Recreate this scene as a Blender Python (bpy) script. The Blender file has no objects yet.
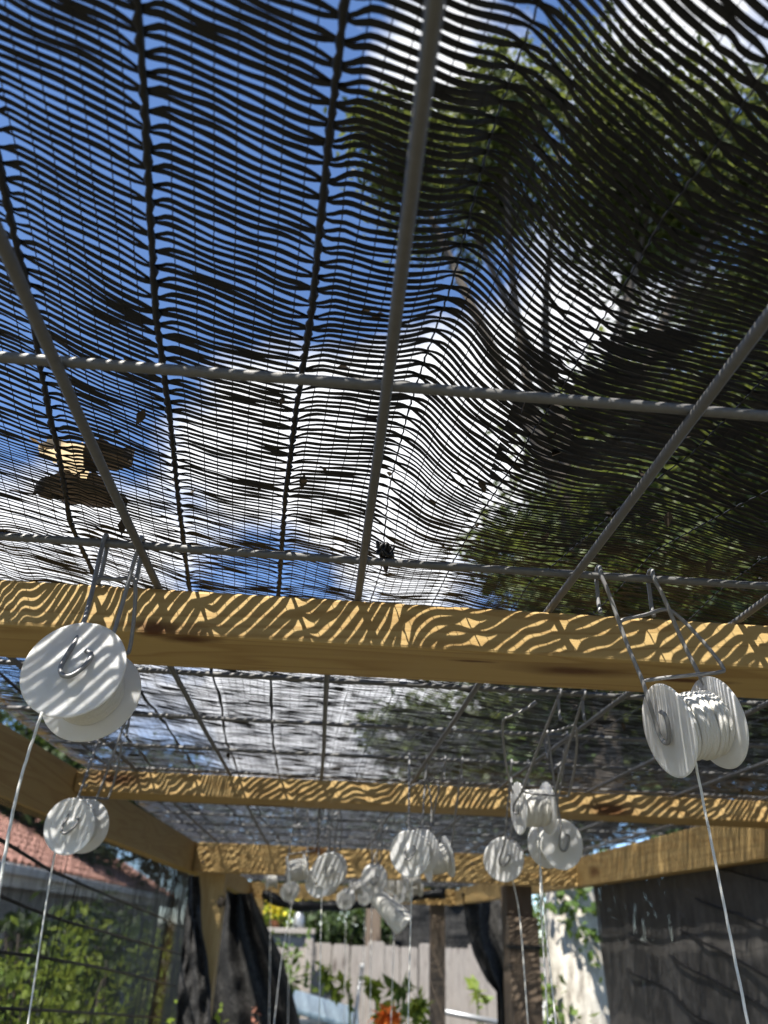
import bpy, bmesh, math, random
import numpy as np
from mathutils import Vector, Matrix

random.seed(7); RNG = np.random.RandomState(11)
S = bpy.context.scene
COL = S.collection

# ------------------------------------------------------------------ camera
W, H, F = 768, 1024, 769.0
CAMZ = 1.90
d1 = np.array([-71.0, -415.0, 769.0]); d1 /= np.linalg.norm(d1)      # world +y seen in (right, up, forward)
s_ = 0.067; d2 = np.array([1.0, -s_, (71 - 415 * s_) / 769.0]); d2 -= d1 * d1.dot(d2); d2 /= np.linalg.norm(d2)
R_ = np.array([d2[0], d1[0], 0.0]); U_ = np.array([d2[1], d1[1], 0.0]); N_ = np.array([d2[2], d1[2], 0.0])
d3 = np.cross(d1, d2)                                                # completes the frame
if d3[1] < 0: d3 = -d3
R_[2], U_[2], N_[2] = d3[0], d3[1], d3[2]
CAM = np.array([0.0, 0.0, CAMZ])
cd = bpy.data.cameras.new('camera'); cam = bpy.data.objects.new('camera', cd); COL.objects.link(cam)
cam.matrix_world = Matrix(((R_[0], U_[0], -N_[0], 0), (R_[1], U_[1], -N_[1], 0), (R_[2], U_[2], -N_[2], CAMZ), (0, 0, 0, 1)))
cd.sensor_fit = 'VERTICAL'; cd.sensor_height = 36.0; cd.lens = 36.0 * F / H
cd.clip_start = 0.01; cd.clip_end = 3000
cd.dof.use_dof = True; cd.dof.focus_distance = 0.53; cd.dof.aperture_fstop = 9.0
S.camera = cam
S.render.resolution_x, S.render.resolution_y = W, H

# ------------------------------------------------------------------ world, sun, exposure
SUN = Vector((-0.42, -0.47, 1.0)).normalized()                        # towards the sun
elev = math.asin(SUN.z); az = math.atan2(SUN.x, SUN.y)
wd = bpy.data.worlds.new('World'); S.world = wd; wd.use_nodes = True
nt = wd.node_tree; nt.nodes.clear()
def dirpx(px, py):
    v = R_ * (px - W / 2) + U_ * (H / 2 - py) + N_ * F
    return v / np.linalg.norm(v)
out = nt.nodes.new('ShaderNodeOutputWorld'); bg = nt.nodes.new('ShaderNodeBackground')
sky = nt.nodes.new('ShaderNodeTexSky'); sky.sky_type = 'NISHITA'; sky.sun_disc = False
sky.sun_elevation = elev; sky.sun_rotation = az; sky.air_density = 1.0; sky.dust_density = 0.1; sky.ozone_density = 6.0; sky.altitude = 2500
bg.inputs['Strength'].default_value = 0.105
tc = nt.nodes.new('ShaderNodeTexCoord')
nz = nt.nodes.new('ShaderNodeTexNoise'); nz.inputs['Scale'].default_value = 3.1; nz.inputs['Detail'].default_value = 7; nz.inputs['Roughness'].default_value = 0.55
mp = nt.nodes.new('ShaderNodeMapping'); mp.inputs['Location'].default_value = (2.3, 0.4, 1.1); mp.inputs['Scale'].default_value = (1, 1, 1.5)
nt.links.new(tc.outputs['Generated'], mp.inputs['Vector']); nt.links.new(mp.outputs[0], nz.inputs['Vector'])
def wmath(op, a, b=None):
    n = nt.nodes.new('ShaderNodeMath'); n.operation = op
    for i, v in enumerate((a, b)):
        if v is None: continue
        if isinstance(v, (int, float)): n.inputs[i].default_value = v
        else: nt.links.new(v, n.inputs[i])
    return n.outputs[0]
dens = nz.outputs[0]
# cloud banks: (pixel direction, angular sharpness, weight)
for px, py, sharp, wgt in ((400, 20, 130, .27), (690, 0, 90, .28), (330, 430, 130, .28), (270, 480, 130, .22), (360, 510, 160, .18), (560, 330, 90, .28), (440, 490, 110, .26), (200, 430, 160, .22),
                           (20, 550, 90, .26), (100, 560, 90, .2), (330, 720, 60, .30), (620, 700, 30, .1), (150, 180, 12, -.24), (420, 300, 90, -.10), (290, 550, 200, -.16), (60, 420, 120, -.15), (215, 560, 200, -.1)):
    d = dirpx(px, py)
    dp = nt.nodes.new('ShaderNodeVectorMath'); dp.operation = 'DOT_PRODUCT'; dp.inputs[1].default_value = tuple(d)
    nt.links.new(tc.outputs['Generated'], dp.inputs[0])
    e = wmath('EXPONENT', wmath('MULTIPLY', wmath('SUBTRACT', dp.outputs['Value'], 1.0), float(sharp)))
    dens = wmath('ADD', dens, wmath('MULTIPLY', e, wgt))
ramp = nt.nodes.new('ShaderNodeValToRGB'); ramp.color_ramp.elements[0].position = .57; ramp.color_ramp.elements[1].position = .70
nt.links.new(dens, ramp.inputs[0])
mx = nt.nodes.new('ShaderNodeMix'); mx.data_type = 'RGBA'
nt.links.new(ramp.outputs[0], mx.inputs['Factor']); nt.links.new(sky.outputs[0], mx.inputs['A'])
mx.inputs['B'].default_value = (4.8, 4.85, 5.0, 1)
nt.links.new(mx.outputs['Result'], bg.inputs['Color']); nt.links.new(bg.outputs[0], out.inputs[0])
sl = bpy.data.lights.new('sun', 'SUN'); sl.energy = 5.0; sl.angle = math.radians(0.53); sl.color = (1.0, 0.95, 0.87)
so = bpy.data.objects.new('sun', sl); COL.objects.link(so)
so.rotation_euler = SUN.to_track_quat('Z', 'Y').to_euler(); so.location = (-4, -5, 12)
S.view_settings.view_transform = 'Standard'; S.view_settings.look = 'None'; S.view_settings.gamma = 1
S.view_settings.exposure = 1.45

# ------------------------------------------------------------------ helpers: pixels to places
def at(px, py, D):
    """point on the viewing ray of a pixel, D metres ahead of the camera (world y)"""
    d = dirpx(px, py); return CAM + d * (D / d[1])
def at_z(px, py, z):
    d = dirpx(px, py); return CAM + d * ((z - CAMZ) / d[2])
def proj(p):
    v = np.asarray(p) - CAM; f = v.dot(N_)
    return np.array([W / 2 + F * v.dot(R_) / f, H / 2 - F * v.dot(U_) / f])
def c2w(x, y, z): v = R_ * x + U_ * y + N_ * z; return v / np.linalg.norm(v)

# ------------------------------------------------------------------ helpers: objects
def mesh_np(name, verts, faces, mat, smooth=False):
    me = bpy.data.meshes.new(name)
    verts = np.asarray(verts, dtype=np.float32); faces = np.asarray(faces, dtype=np.int32)
    me.vertices.add(len(verts)); me.vertices.foreach_set('co', verts.ravel())
    k = faces.shape[1]; n = len(faces)
    me.loops.add(n * k); me.loops.foreach_set('vertex_index', faces.ravel())
    me.polygons.add(n); me.polygons.foreach_set('loop_start', np.arange(0, n * k, k, dtype=np.int32))
    me.polygons.foreach_set('loop_total', np.full(n, k, dtype=np.int32))
    if smooth: me.polygons.foreach_set('use_smooth', np.ones(n, dtype=bool))
    me.update(calc_edges=True); me.validate()
    if mat: me.materials.append(mat)
    return me
def obj(name, me, parent=None, loc=None):
    o = bpy.data.objects.new(name, me); COL.objects.link(o)
    if parent: o.parent = parent
    if loc is not None: o.location = loc
    return o
def thing(name, label, cat, loc=(0, 0, 0), group=None):
    o = bpy.data.objects.new(name, None); COL.objects.link(o); o.location = loc; o.empty_display_size = .05
    return tag(o, label, cat, group)
def tag(o, label, cat, group=None):
    o['label'] = label; o['category'] = cat
    if group: o['group'] = group
    return o
def rel(p, parent): return np.asarray(p, dtype=float) - np.array(parent.location)
def bm_mesh(bm, name, mat, smooth=False):
    me = bpy.data.meshes.new(name); bm.to_mesh(me); bm.free(); me.materials.append(mat)
    if smooth:
        for p in me.polygons: p.use_smooth = True
    return me
def box_mesh(name, sx, sy, sz, mat, bev=.003, seg=2):
    bm = bmesh.new(); bmesh.ops.create_cube(bm, size=1.0, matrix=Matrix.Diagonal((sx, sy, sz, 1)))
    if bev: bmesh.ops.bevel(bm, geom=list(bm.edges), offset=bev, segments=seg, affect='EDGES', profile=.6)
    return bm_mesh(bm, name, mat)
def tube_arrays(pts, rad, sides=8, cap=True):
    """a round tube along a polyline -> verts, quads"""
    P = np.asarray(pts, dtype=float); n = len(P)
    T = np.gradient(P, axis=0); T /= np.linalg.norm(T, axis=1)[:, None] + 1e-12
    ref = np.array([0, 0, 1.0]) if abs(T[0][2]) < .9 else np.array([1.0, 0, 0])
    A = np.zeros_like(P); a = np.cross(T[0], ref); a /= np.linalg.norm(a)
    for i in range(n):
        a = a - T[i] * a.dot(T[i]); a /= np.linalg.norm(a); A[i] = a
    B = np.cross(T, A)
    r = np.broadcast_to(np.asarray(rad, dtype=float), (n,))
    th = np.linspace(0, 2 * np.pi, sides, endpoint=False)
    V = P[:, None, :] + r[:, None, None] * (np.cos(th)[None, :, None] * A[:, None, :] + np.sin(th)[None, :, None] * B[:, None, :])
    V = V.reshape(-1, 3); i = np.arange(n - 1)[:, None] * sides; j = np.arange(sides)[None, :]; j2 = (j + 1) % sides
    Q = np.stack([i + j, i + j2, i + sides + j2, i + sides + j], -1).reshape(-1, 4)
    if cap:
        c0, c1 = len(V), len(V) + 1
        V = np.vstack([V, P[:1], P[-1:]])
        jj = np.arange(sides); j2 = (jj + 1) % sides; b = (n - 1) * sides
        Q = np.vstack([Q, np.stack([np.full(sides, c0), j2, jj, np.full(sides, c0)], -1), np.stack([np.full(sides, c1), b + jj, b + j2, np.full(sides, c1)], -1)])
    return V, Q
def faces_to_mesh(name, V, Q, mat, smooth=True):
    """accepts quads whose last index may repeat the first (triangles)"""
    me = bpy.data.meshes.new(name)
    me.from_pydata([tuple(v) for v in V], [], [tuple(q[:3]) if q[0] == q[3] else tuple(q) for q in Q.tolist()])
    if smooth:
        for p in me.polygons: p.use_smooth = True
    me.materials.append(mat); return me
def tube(name, pts, rad, mat, parent=None, sides=8):
    V, Q = tube_arrays(pts, rad, sides)
    if parent: V = V - np.array(parent.location)
    return obj(name, faces_to_mesh(name, V, Q, mat), parent)
def smooth_path(pts, n=8):
    """Catmull-Rom through the points"""
    P = np.asarray(pts, dtype=float); P = np.vstack([2 * P[0] - P[1], P, 2 * P[-1] - P[-2]]); o = []
    for i in range(1, len(P) - 2):
        for t in np.linspace(0, 1, n, endpoint=False):
            a, b, c, d = P[i - 1], P[i], P[i + 1], P[i + 2]
            o.append(.5 * ((2 * b) + (c - a) * t + (2 * a - 5 * b + 4 * c - d) * t * t + (3 * b - a - 3 * c + d) * t ** 3))
    o.append(P[-2]); return np.array(o)

# ------------------------------------------------------------------ materials
class NT:
    def __init__(s, name):
        s.m = bpy.data.materials.new(name); s.m.use_nodes = True; s.t = s.m.node_tree
        s.b = s.t.nodes['Principled BSDF']; s.out = s.t.nodes['Material Output']
    def n(s, typ, **kw):
        x = s.t.nodes.new(typ)
        for k, v in kw.items(): setattr(x, k, v)
        return x
    def l(s, a, b): s.t.links.new(a, b)
    def noise(s, scale, detail=4, rough=.55, vec=None, dist=0):
        x = s.n('ShaderNodeTexNoise'); x.inputs['Scale'].default_value = scale; x.inputs['Detail'].default_value = detail
        x.inputs['Roughness'].default_value = rough; x.inputs['Distortion'].default_value = dist
        if vec is not None: s.l(vec, x.inputs['Vector'])
        return x.outputs[0]
    def coord(s, scale=(1, 1, 1), kind='Object', loc=(0, 0, 0)):
        c = s.n('ShaderNodeTexCoord'); m = s.n('ShaderNodeMapping'); m.inputs['Scale'].default_value = scale; m.inputs['Location'].default_value = loc
        s.l(c.outputs[kind], m.inputs[0]); return m.outputs[0]
    def ramp(s, fac, stops):
        r = s.n('ShaderNodeValToRGB'); e = r.color_ramp.elements
        while len(e) < len(stops): e.new(.5)
        for el, (p, c) in zip(e, stops): el.position = p; el.color = (c, c, c, 1) if isinstance(c, (int, float)) else (*c, 1)
        s.l(fac, r.inputs[0]); return r.outputs[0]
    def mix(s, f, a, b, typ='MIX'):
        x = s.n('ShaderNodeMix', data_type='RGBA', blend_type=typ)
        for nm, v in (('Factor', f), ('A', a), ('B', b)):
            if isinstance(v, (int, float)): x.inputs[nm].default_value = v
            elif isinstance(v, tuple): x.inputs[nm].default_value = (*v, 1)
            else: s.l(v, x.inputs[nm])
        return x.outputs['Result']
    def math(s, op, a, b=0.0):
        x = s.n('ShaderNodeMath', operation=op)
        for i, v in enumerate((a, b)):
            if isinstance(v, (int, float)): x.inputs[i].default_value = v
            else: s.l(v, x.inputs[i])
        return x.outputs[0]
    def bump(s, h, strength=.3, dist=.002):
        x = s.n('ShaderNodeBump'); x.inputs['Strength'].default_value = strength; x.inputs['Distance'].default_value = dist
        s.l(h, x.inputs['Height']); s.l(x.outputs[0], s.b.inputs['Normal'])
    def col(s, c):
        if isinstance(c, tuple): s.b.inputs['Base Color'].default_value = (*c, 1)
        else: s.l(c, s.b.inputs['Base Color'])
    def rough(s, r): s.b.inputs['Roughness'].default_value = r
    def translucent(s, c, f):
        t = s.n('ShaderNodeBsdfTranslucent')
        if isinstance(c, tuple): t.inputs['Color'].default_value = (*c, 1)
        else: s.l(c, t.inputs['Color'])
        m = s.n('ShaderNodeMixShader'); m.inputs[0].default_value = f
        s.l(s.b.outputs[0], m.inputs[1]); s.l(t.outputs[0], m.inputs[2]); s.l(m.outputs[0], s.out.inputs[0])
    def rnd(s): return s.n('ShaderNodeObjectInfo').outputs['Random']

def lumber_mat(name, c_light, c_dark, c_late, knot, grey=0.0, spots=()):
    """sawn boards whose length runs along local X"""
    k = NT(name)
    off = k.n('ShaderNodeCombineXYZ'); r = k.math('MULTIPLY', k.rnd(), 37.0); k.l(r, off.inputs[0]); k.l(r, off.inputs[1]); k.l(r, off.inputs[2])
    add = k.n('ShaderNodeVectorMath', operation='ADD'); tcx = k.n('ShaderNodeTexCoord'); k.l(tcx.outputs['Object'], add.inputs[0]); k.l(off.outputs[0], add.inputs[1])
    def m(sc):
        mm = k.n('ShaderNodeMapping'); mm.inputs['Scale'].default_value = sc; k.l(add.outputs[0], mm.inputs[0]); return mm.outputs[0]
    warp = k.noise(1.0, 3, .5, m((3, 8, 8)))
    # growth rings seen along the board
    big = k.noise(1.0, 2, .5, m((1.1, 16, 16)), 1.2)
    rings = k.math('FRACT', k.math('MULTIPLY', k.math('ADD', big, k.math('MULTIPLY', warp, .22)), 9.0))
    late = k.ramp(rings, [(0, 0.0), (.55, .15), (.85, .95), (1, 0.1)])
    fib = k.noise(1.0, 5, .7, m((9, 420, 420)))
    base = k.mix(k.noise(1.0, 3, .6, m((2.2, 6, 6))), c_light, c_dark)
    base = k.mix(k.math('MULTIPLY', late, .8), base, c_late)
    base = k.mix(k.math('MULTIPLY', k.ramp(fib, [(.35, 1.0), (.65, 0.0)]), .35), base, c_dark)
    v = k.n('ShaderNodeTexVoronoi', feature='F1'); v.inputs['Scale'].default_value = 1.0; k.l(m((2.6, 9, 9)), v.inputs['Vector'])
    kd = k.math('ADD', v.outputs['Distance'], k.math('MULTIPLY', k.noise(1.0, 3, .5, m((22, 40, 40))), .10))
    km = k.ramp(kd, [(.10, 1.0), (.17, .45), (.24, 0.0)])
    base = k.mix(k.math('MULTIPLY', km, .9), base, knot)
    for (sx, sy, sz), (ra, rb) in spots:
        sb = k.n('ShaderNodeVectorMath', operation='SUBTRACT'); k.l(tcx.outputs['Object'], sb.inputs[0]); sb.inputs[1].default_value = (sx, sy, sz)
        ms_ = k.n('ShaderNodeVectorMath', operation='MULTIPLY'); k.l(sb.outputs[0], ms_.inputs[0]); ms_.inputs[1].default_value = (1 / ra, 1 / rb, 1 / rb)
        ln = k.n('ShaderNodeVectorMath', operation='LENGTH'); k.l(ms_.outputs[0], ln.inputs[0])
        dd = k.math('ADD', ln.outputs['Value'], k.math('MULTIPLY', k.math('SUBTRACT', k.noise(1.0, 4, .6, m((40, 90, 90))), .5), .9))
        base = k.mix(k.ramp(dd, [(.25, .95), (.5, .7), (1.0, 0.0)]), base, knot)
    blot = k.ramp(k.noise(1.0, 4, .6, m((3.5, 11, 11))), [(.55, 0.0), (.78, 1.0)])
    base = k.mix(k.math('MULTIPLY', blot, .35 + grey * .3), base, (c_dark[0] * .55, c_dark[1] * .5, c_dark[2] * .5))
    k.col(base); k.rough(.62); k.b.inputs['Specular IOR Level'].default_value = .25
    k.bump(k.math('ADD', fib, k.math('MULTIPLY', late, .35)), .28, .0012)
    return k.m
M = {}
M['pine'] = lumber_mat('pine', (.56, .40, .18), (.44, .30, .12), (.38, .23, .085), (.10, .035, .012))
M['pine_knotty'] = lumber_mat('pine_knotty', (.57, .41, .18), (.45, .31, .12), (.34, .20, .07), (.11, .040, .014), spots=[((-.348, -.044, -.016), (.022, .012)), ((-.322, -.036, -.02), (.030, .014)), ((.10, .0, -.02), (.05, .008)), ((-.09, -.02, -.02), (.025, .004))])
M['pine_old'] = lumber_mat('pine_weathered', (.20, .155, .115), (.12, .09, .065), (.09, .065, .045), (.03, .02, .014), .6)
M['fence_wood'] = lumber_mat('fence_wood', (.36, .33, .30), (.25, .225, .20), (.17, .15, .135), (.08, .06, .05), .8)

k = NT('galvanised_wire'); k.col(k.mix(k.noise(240, 4, .6, k.coord()), (.10, .099, .097), (.17, .168, .163))); k.b.inputs['Metallic'].default_value = .1; k.rough(.48); k.bump(k.noise(900, 2, .5, k.coord()), .15, .0005); M['rod'] = k.m
k = NT('zinc_wire'); k.col(k.mix(k.noise(300, 4, .6, k.coord()), (.19, .19, .195), (.32, .32, .315))); k.b.inputs['Metallic'].default_value = .12; k.rough(.36); M['zinc'] = k.m
k = NT('black_tape'); k.col(k.mix(k.noise(40, 3, .6, k.coord()), (.004, .0045, .006), (.010, .0108, .013))); k.rough(.42); k.b.inputs['Specular IOR Level'].default_value = .4; M['net'] = k.m
k = NT('black_cord'); k.col(k.mix(k.noise(600, 2, .6, k.coord()), (.004, .004, .005), (.012, .012, .013))); k.rough(.5); M['cord'] = k.m
k = NT('grey_net'); k.col(k.mix(k.ramp(k.noise(22, 6, .75, k.coord((1, 1, .5))), [(.3, 0.0), (.7, 1.0)]), (.042, .040, .038), (.15, .14, .13))); k.rough(.6); M['net_grey'] = k.m
k = NT('gathered_net'); k.col(k.mix(k.ramp(k.noise(55, 6, .75, k.coord()), [(.38, 0.0), (.68, 1.0)]), (.010, .010, .010), (.055, .053, .05))); k.rough(.8); k.b.inputs['Specular IOR Level'].default_value = .15; k.bump(k.noise(160, 3, .6, k.coord()), .6, .004); M['drape'] = k.m
k = NT('white_plastic'); k.col((.93, .93, .90)); k.rough(.38); k.b.inputs['Subsurface Weight'].default_value = .65; k.b.inputs['Subsurface Radius'].default_value = (1, .95, .85); k.b.inputs['Subsurface Scale'].default_value = .005; k.translucent((.93, .92, .88), .36); k.b.inputs['Specular IOR Level'].default_value = .4; M['plastic'] = k.m
k = NT('white_twine'); n = k.noise(700, 3, .6, k.coord()); k.col(k.mix(n, (.74, .73, .68), (.90, .89, .85))); k.rough(.75); k.bump(n, .5, .0008); k.translucent((.8, .78, .7), .18); M['twine'] = k.m
def leaf_mat(name, a, b, tr, f=.35, scale=9):
    k = NT(name); n = k.noise(scale, 3, .6, k.coord()); c = k.mix(k.ramp(n, [(.35, 0.0), (.65, 1.0)]), a, b); k.col(c); k.rough(.5); k.b.inputs['Specular IOR Level'].default_value = .3
    k.translucent(tr, f); return k.m
M['leaf_tree'] = leaf_mat('tree_leaf', (.036, .056, .015), (.085, .105, .028), (.16, .19, .04), .34, 1.3)
M['leaf_dark'] = leaf_mat('dark_leaf', (.022, .040, .014), (.050, .075, .024), (.07, .11, .02), .3, 1.0)
M['leaf_bright'] = leaf_mat('bright_leaf', (.10, .16, .022), (.20, .25, .035), (.28, .34, .05), .4, 5)
M['leaf_ivy'] = leaf_mat('ivy_leaf', (.05, .09, .02), (.10, .15, .035), (.16, .22, .04), .35, 6)
M['leaf_dry'] = leaf_mat('dry_leaf', (.36, .27, .16), (.22, .15, .08), (.62, .48, .28), .55, 60)
M['leaf_dead'] = leaf_mat('dead_leaf', (.06, .045, .03), (.035, .026, .018), (.05, .035, .02), .2, 60)  # leaf litter colour, also carrying the dried leaf's shaded folds
M['flower_orange'] = leaf_mat('orange_petal', (.72, .16, .025), (.80, .25, .05), (.8, .25, .05), .3, 40)
M['flower_pink'] = leaf_mat('pink_petal', (.62, .25, .17), (.70, .36, .26), (.7, .35, .25), .3, 40)
M['flower_yellow'] = leaf_mat('yellow_petal', (.75, .55, .02), (.62, .60, .04), (.8, .6, .05), .3, 40)
k = NT('bark'); n = k.noise(1, 6, .7, k.coord((26, 26, 7))); k.col(k.ramp(n, [(.3, (.12, .10, .08)), (.45, (.36, .33, .28)), (.65, (.60, .57, .50))])); k.rough(.9); k.bump(n, .8, .02); M['bark'] = k.m
k = NT('bark_dark'); n = k.noise(1, 6, .7, k.coord((20, 20, 5))); k.col(k.ramp(n, [(.3, (.03, .024, .018)), (.7, (.10, .08, .06))])); k.rough(.9); k.bump(n, .8, .02); M['bark_dark'] = k.m  # dark bark; also carries crown shade on the pale tree's upper wood
k = NT('soil'); n = k.noise(1.4, 8, .7, k.coord()); k.col(k.ramp(n, [(.3, (.035, .030, .020)), (.5, (.07, .06, .04)), (.7, (.055, .075, .028))])); k.rough(.95); k.bump(k.noise(25, 6, .7, k.coord()), .7, .03); M['soil'] = k.m
k = NT('grey_wall'); k.col(k.mix(k.noise(3, 5, .6, k.coord()), (.30, .30, .30), (.42, .42, .41))); k.rough(.85); M['wall'] = k.m
k = NT('white_paint'); k.col(k.mix(k.noise(6, 5, .6, k.coord()), (.70, .69, .66), (.80, .79, .77))); k.rough(.6); M['white'] = k.m
k = NT('roof_tile'); k.col(k.mix(k.rnd(), k.mix(k.noise(5, 4, .6, k.coord()), (.36, .17, .12), (.50, .30, .24)), (.42, .22, .17))); k.rough(.85); M['tile'] = k.m
k = NT('glass_dark'); k.col((.03, .035, .04)); k.rough(.08); M['glass'] = k.m
k = NT('blue_plastic'); k.col((.42, .55, .62)); k.rough(.4); M['blue'] = k.m
k = NT('grey_metal'); k.col((.30, .31, .32)); k.b.inputs['Metallic'].default_value = .6; k.rough(.4); M['metal'] = k.m
k = NT('terracotta'); k.col(k.mix(k.noise(12, 4, .6, k.coord()), (.36, .14, .07), (.46, .22, .12))); k.rough(.85); M['terra'] = k.m
k = NT('black_rubber'); k.col((.012, .012, .012)); k.rough(.55); M['rubber'] = k.m

# ================================================================== ground
n = 60; g = np.linspace(-1, 1, n); gx, gy = np.meshgrid(np.sign(g) * np.abs(g) ** 2.5 * 900, np.sign(g) * np.abs(g) ** 2.5 * 900)
gz = np.where(np.hypot(gx, gy) > 1, .03 * np.sin(gx * 1.7) * np.cos(gy * 1.3), 0) * (np.hypot(gx, gy) < 60)
gi = np.arange(n * n).reshape(n, n)
ground = obj('ground', mesh_np('ground', np.stack([gx, gy, gz - .03], -1).reshape(-1, 3), np.stack([gi[:-1, :-1], gi[:-1, 1:], gi[1:, 1:], gi[1:, :-1]], -1).reshape(-1, 4), M['soil'], True))
ground['kind'] = 'structure'

# ================================================================== timber frame
TOP = CAMZ + .236
XL, XR = -.405, .880          # inner faces of the two rails
frame = thing('timber_frame', 'pale pine timber frame of rails, crossbeams and posts under the netting', 'frame', (0, 0, 0))
def lumber(name, a, b, w, h, mat, parent, label=None, bev=.0025):
    """a board from a to b, w wide (horizontal), h high"""
    a, b = Vector(a), Vector(b); L = (b - a).length; d = (b - a) / L
    me = box_mesh(name, L, w, h, mat, bev)
    o = obj(name, me, parent); up = Vector((0, 0, 1)) if abs(d.z) < .9 else Vector((0, -1, 0))
    side = up.cross(d).normalized(); up = d.cross(side)
    o.matrix_local = Matrix(((d.x, side.x, up.x, 0), (d.y, side.y, up.y, 0), (d.z, side.z, up.z, 0), (0, 0, 0, 1)))
    o.location = (a + b) / 2 - (parent.location if parent else Vector())
    if label: o['label'] = label
    return o
zr = TOP - .050
zr = TOP - .0445
def xl(y): return XL - (2.81 - y) * .026 if y < 2.81 else XL          # the near left rail splays out a little
lumber('rail', (xl(-1.0) - .019, -1.0, zr), (XL - .019, 2.885, zr), .038, .089, M['pine'], frame)
lumber('rail', (XR + .019, -1.0, zr), (XR + .019, 2.885, zr), .038, .089, M['pine'], frame)
for x in (XL - .019, XR + .019): lumber('rail', (x, 2.889, zr + .001), (x, 5.438, zr + .001), .038, .086, M['pine'], frame)
beam = lumber('crossbeam', (xl(.6) + .001, .588 + .0445, TOP - .019), (XR - .001, .588 + .0445, TOP - .019), .089, .038, M['pine_knotty'], frame, 'nearest crossbeam laid flat, striped with net shadow')
lumber('crossbeam', (xl(1.47) + .001, 1.47 + .0445, TOP - .019), (XR - .001, 1.47 + .0445, TOP - .019), .089, .038, M['pine'], frame)
lumber('crossbeam', (xl(-.4) + .001, -.40, TOP - .019), (XR - .001, -.40, TOP - .019), .089, .038, M['pine'], frame)
lumber('crossbeam', (XL + .001, 2.829, TOP - .0445), (XR - .001, 2.829, TOP - .0445), .038, .089, M['pine'], frame, 'crossbeam set on edge above the corner post')
lumber('crossbeam', (XL + .001, 5.42, TOP - .0445), (XR - .001, 5.42, TOP - .0445), .038, .089, M['pine'], frame)
pz = TOP - .0905
lumber('post', (-.345, 2.893, 0), (-.345, 2.893, pz), .089, .089, M['pine'], frame)
lumber('post', (.685, 2.893, 0), (.685, 2.893, pz), .089, .089, M['pine_old'], frame, 'dark weathered post')
zt = at(516, 917, 2.82)[2]
sis = lumber('sister_post', (.685, 2.826, 0), (.685, 2.826, zt), .098, .040, M['pine_old'], frame)
zb = at(516, 947, 2.80)[2]
obj('strap', box_mesh('strap', .104, .05, .012, M['rubber'], .002), frame, (.685, 2.826, zb))
lumber('post', (.765, 5.36, 0), (.765, 5.36, pz), .089, .075, M['pine_old'], frame)
lumber('post', (-.355, 5.36, 0), (-.355, 5.36, pz), .089, .075, M['pine'], frame)
for x in (XL - .085, XR + .085):
    lumber('post', (x, -.95, 0), (x, -.95, TOP), .089, .089, M['pine'], frame)
# bolt heads and toe nails where beams meet rails
def disc_mesh(name, r, t, mat, seg=12):
    bm = bmesh.new(); bmesh.ops.create_cone(bm, cap_ends=True, segments=seg, radius1=r, radius2=r * .8, depth=t); return bm_mesh(bm, name, mat)
nail = disc_mesh('nail', .0035, .002, M['metal'], 8)
for x, y, z in ((xl(1.47) + .02, 1.47 - .001, TOP - .012), (xl(1.47) + .021, 1.47 - .001, TOP - .028), (XL + .03, 2.81 - .001, TOP - .03), (XL + .03, 2.81 - .001, TOP - .06), (.52, 2.81 - .001, TOP - .03)):
    o = obj('nail', nail, frame, (x, y, z)); o.rotation_euler = (math.pi / 2, 0, 0)
kn = at(222, 902, 2.845)
bm = bmesh.new(); bmesh.ops.create_icosphere(bm, subdivisions=2, radius=.016)
for v in bm.verts: v.co *= 1 + .25 * math.sin(v.co.x * 300) * math.cos(v.co.z * 250)
obj('burl', bm_mesh(bm, 'burl', M['bark_dark'], True), frame, tuple(kn))

# ================================================================== wire mesh panels
RZ = TOP + .0032; RR = .0030
def rod_line(p0, p1, n, wob):
    t = np.linspace(0, 1, n)[:, None]; P = np.asarray(p0) * (1 - t) + np.asarray(p1) * t
    ph = RNG.rand(4) * 6; L = np.linalg.norm(np.asarray(p1) - np.asarray(p0))
    P[:, 2] += wob * np.sin(t[:, 0] * L * 7 + ph[0]) * .4; d = (np.asarray(p1) - np.asarray(p0)) / L
    side = np.array([-d[1], d[0], 0]); P += side * (wob * np.sin(t * L * 5 + ph[1]) + wob * .5 * np.sin(t * L * 13 + ph[2]))
    return P
def panel(label, xs, ys, x0, x1, y0, y1, z):
    t = thing('wire_panel', label, 'wire mesh', (0, y0, z)); 
    for x in xs: tube('rod', rod_line((x, y0, z), (x, y1, z), 40, .0008), RR, M['rod'], t, 10)
    for y in ys: tube('cross_rod', rod_line((x0, y, z + 2 * RR - .0004), (x1, y, z + 2 * RR - .0004), 50, .0008), RR, M['rod'], t, 10)
    return t
def midx(*pp): return float(np.mean([at_z(px, py, RZ)[0] for px, py in pp]))
xa, xb, xc = midx((0, 240), (60, 370), (158, 585)), midx((437, 0), (398, 300), (358, 598)), midx((768, 318), (660, 462), (548, 610))
sp = (xc - xa) / 2
y1r, y2r = at_z(384, 386, RZ + 2 * RR)[1], at_z(384, 561, RZ + 2 * RR)[1]; spy = y2r - y1r
print('rods', xa, xb, xc, 'sp', sp, 'ys', y1r, y2r)
xs1 = [xa, xb, xc] + [xa - sp * i for i in (1, 2)] + [xc + sp * i for i in (1, 2, 3)]
panel('near galvanised wire mesh panel lying across the first flat crossbeam', [x for x in xs1 if XL - .03 < x < XR + .03], [y1r + spy * i for i in (-6, -5, -4, -3, -2, -1, 0, 1, 2)], XL - .05, XR + .03, -1.0, y2r + spy + .02, RZ)
xa2, xb2, xc2 = midx((175, 680), (232, 775)), midx((327, 680), (325, 770)), midx((473, 692), (416, 778))
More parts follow.
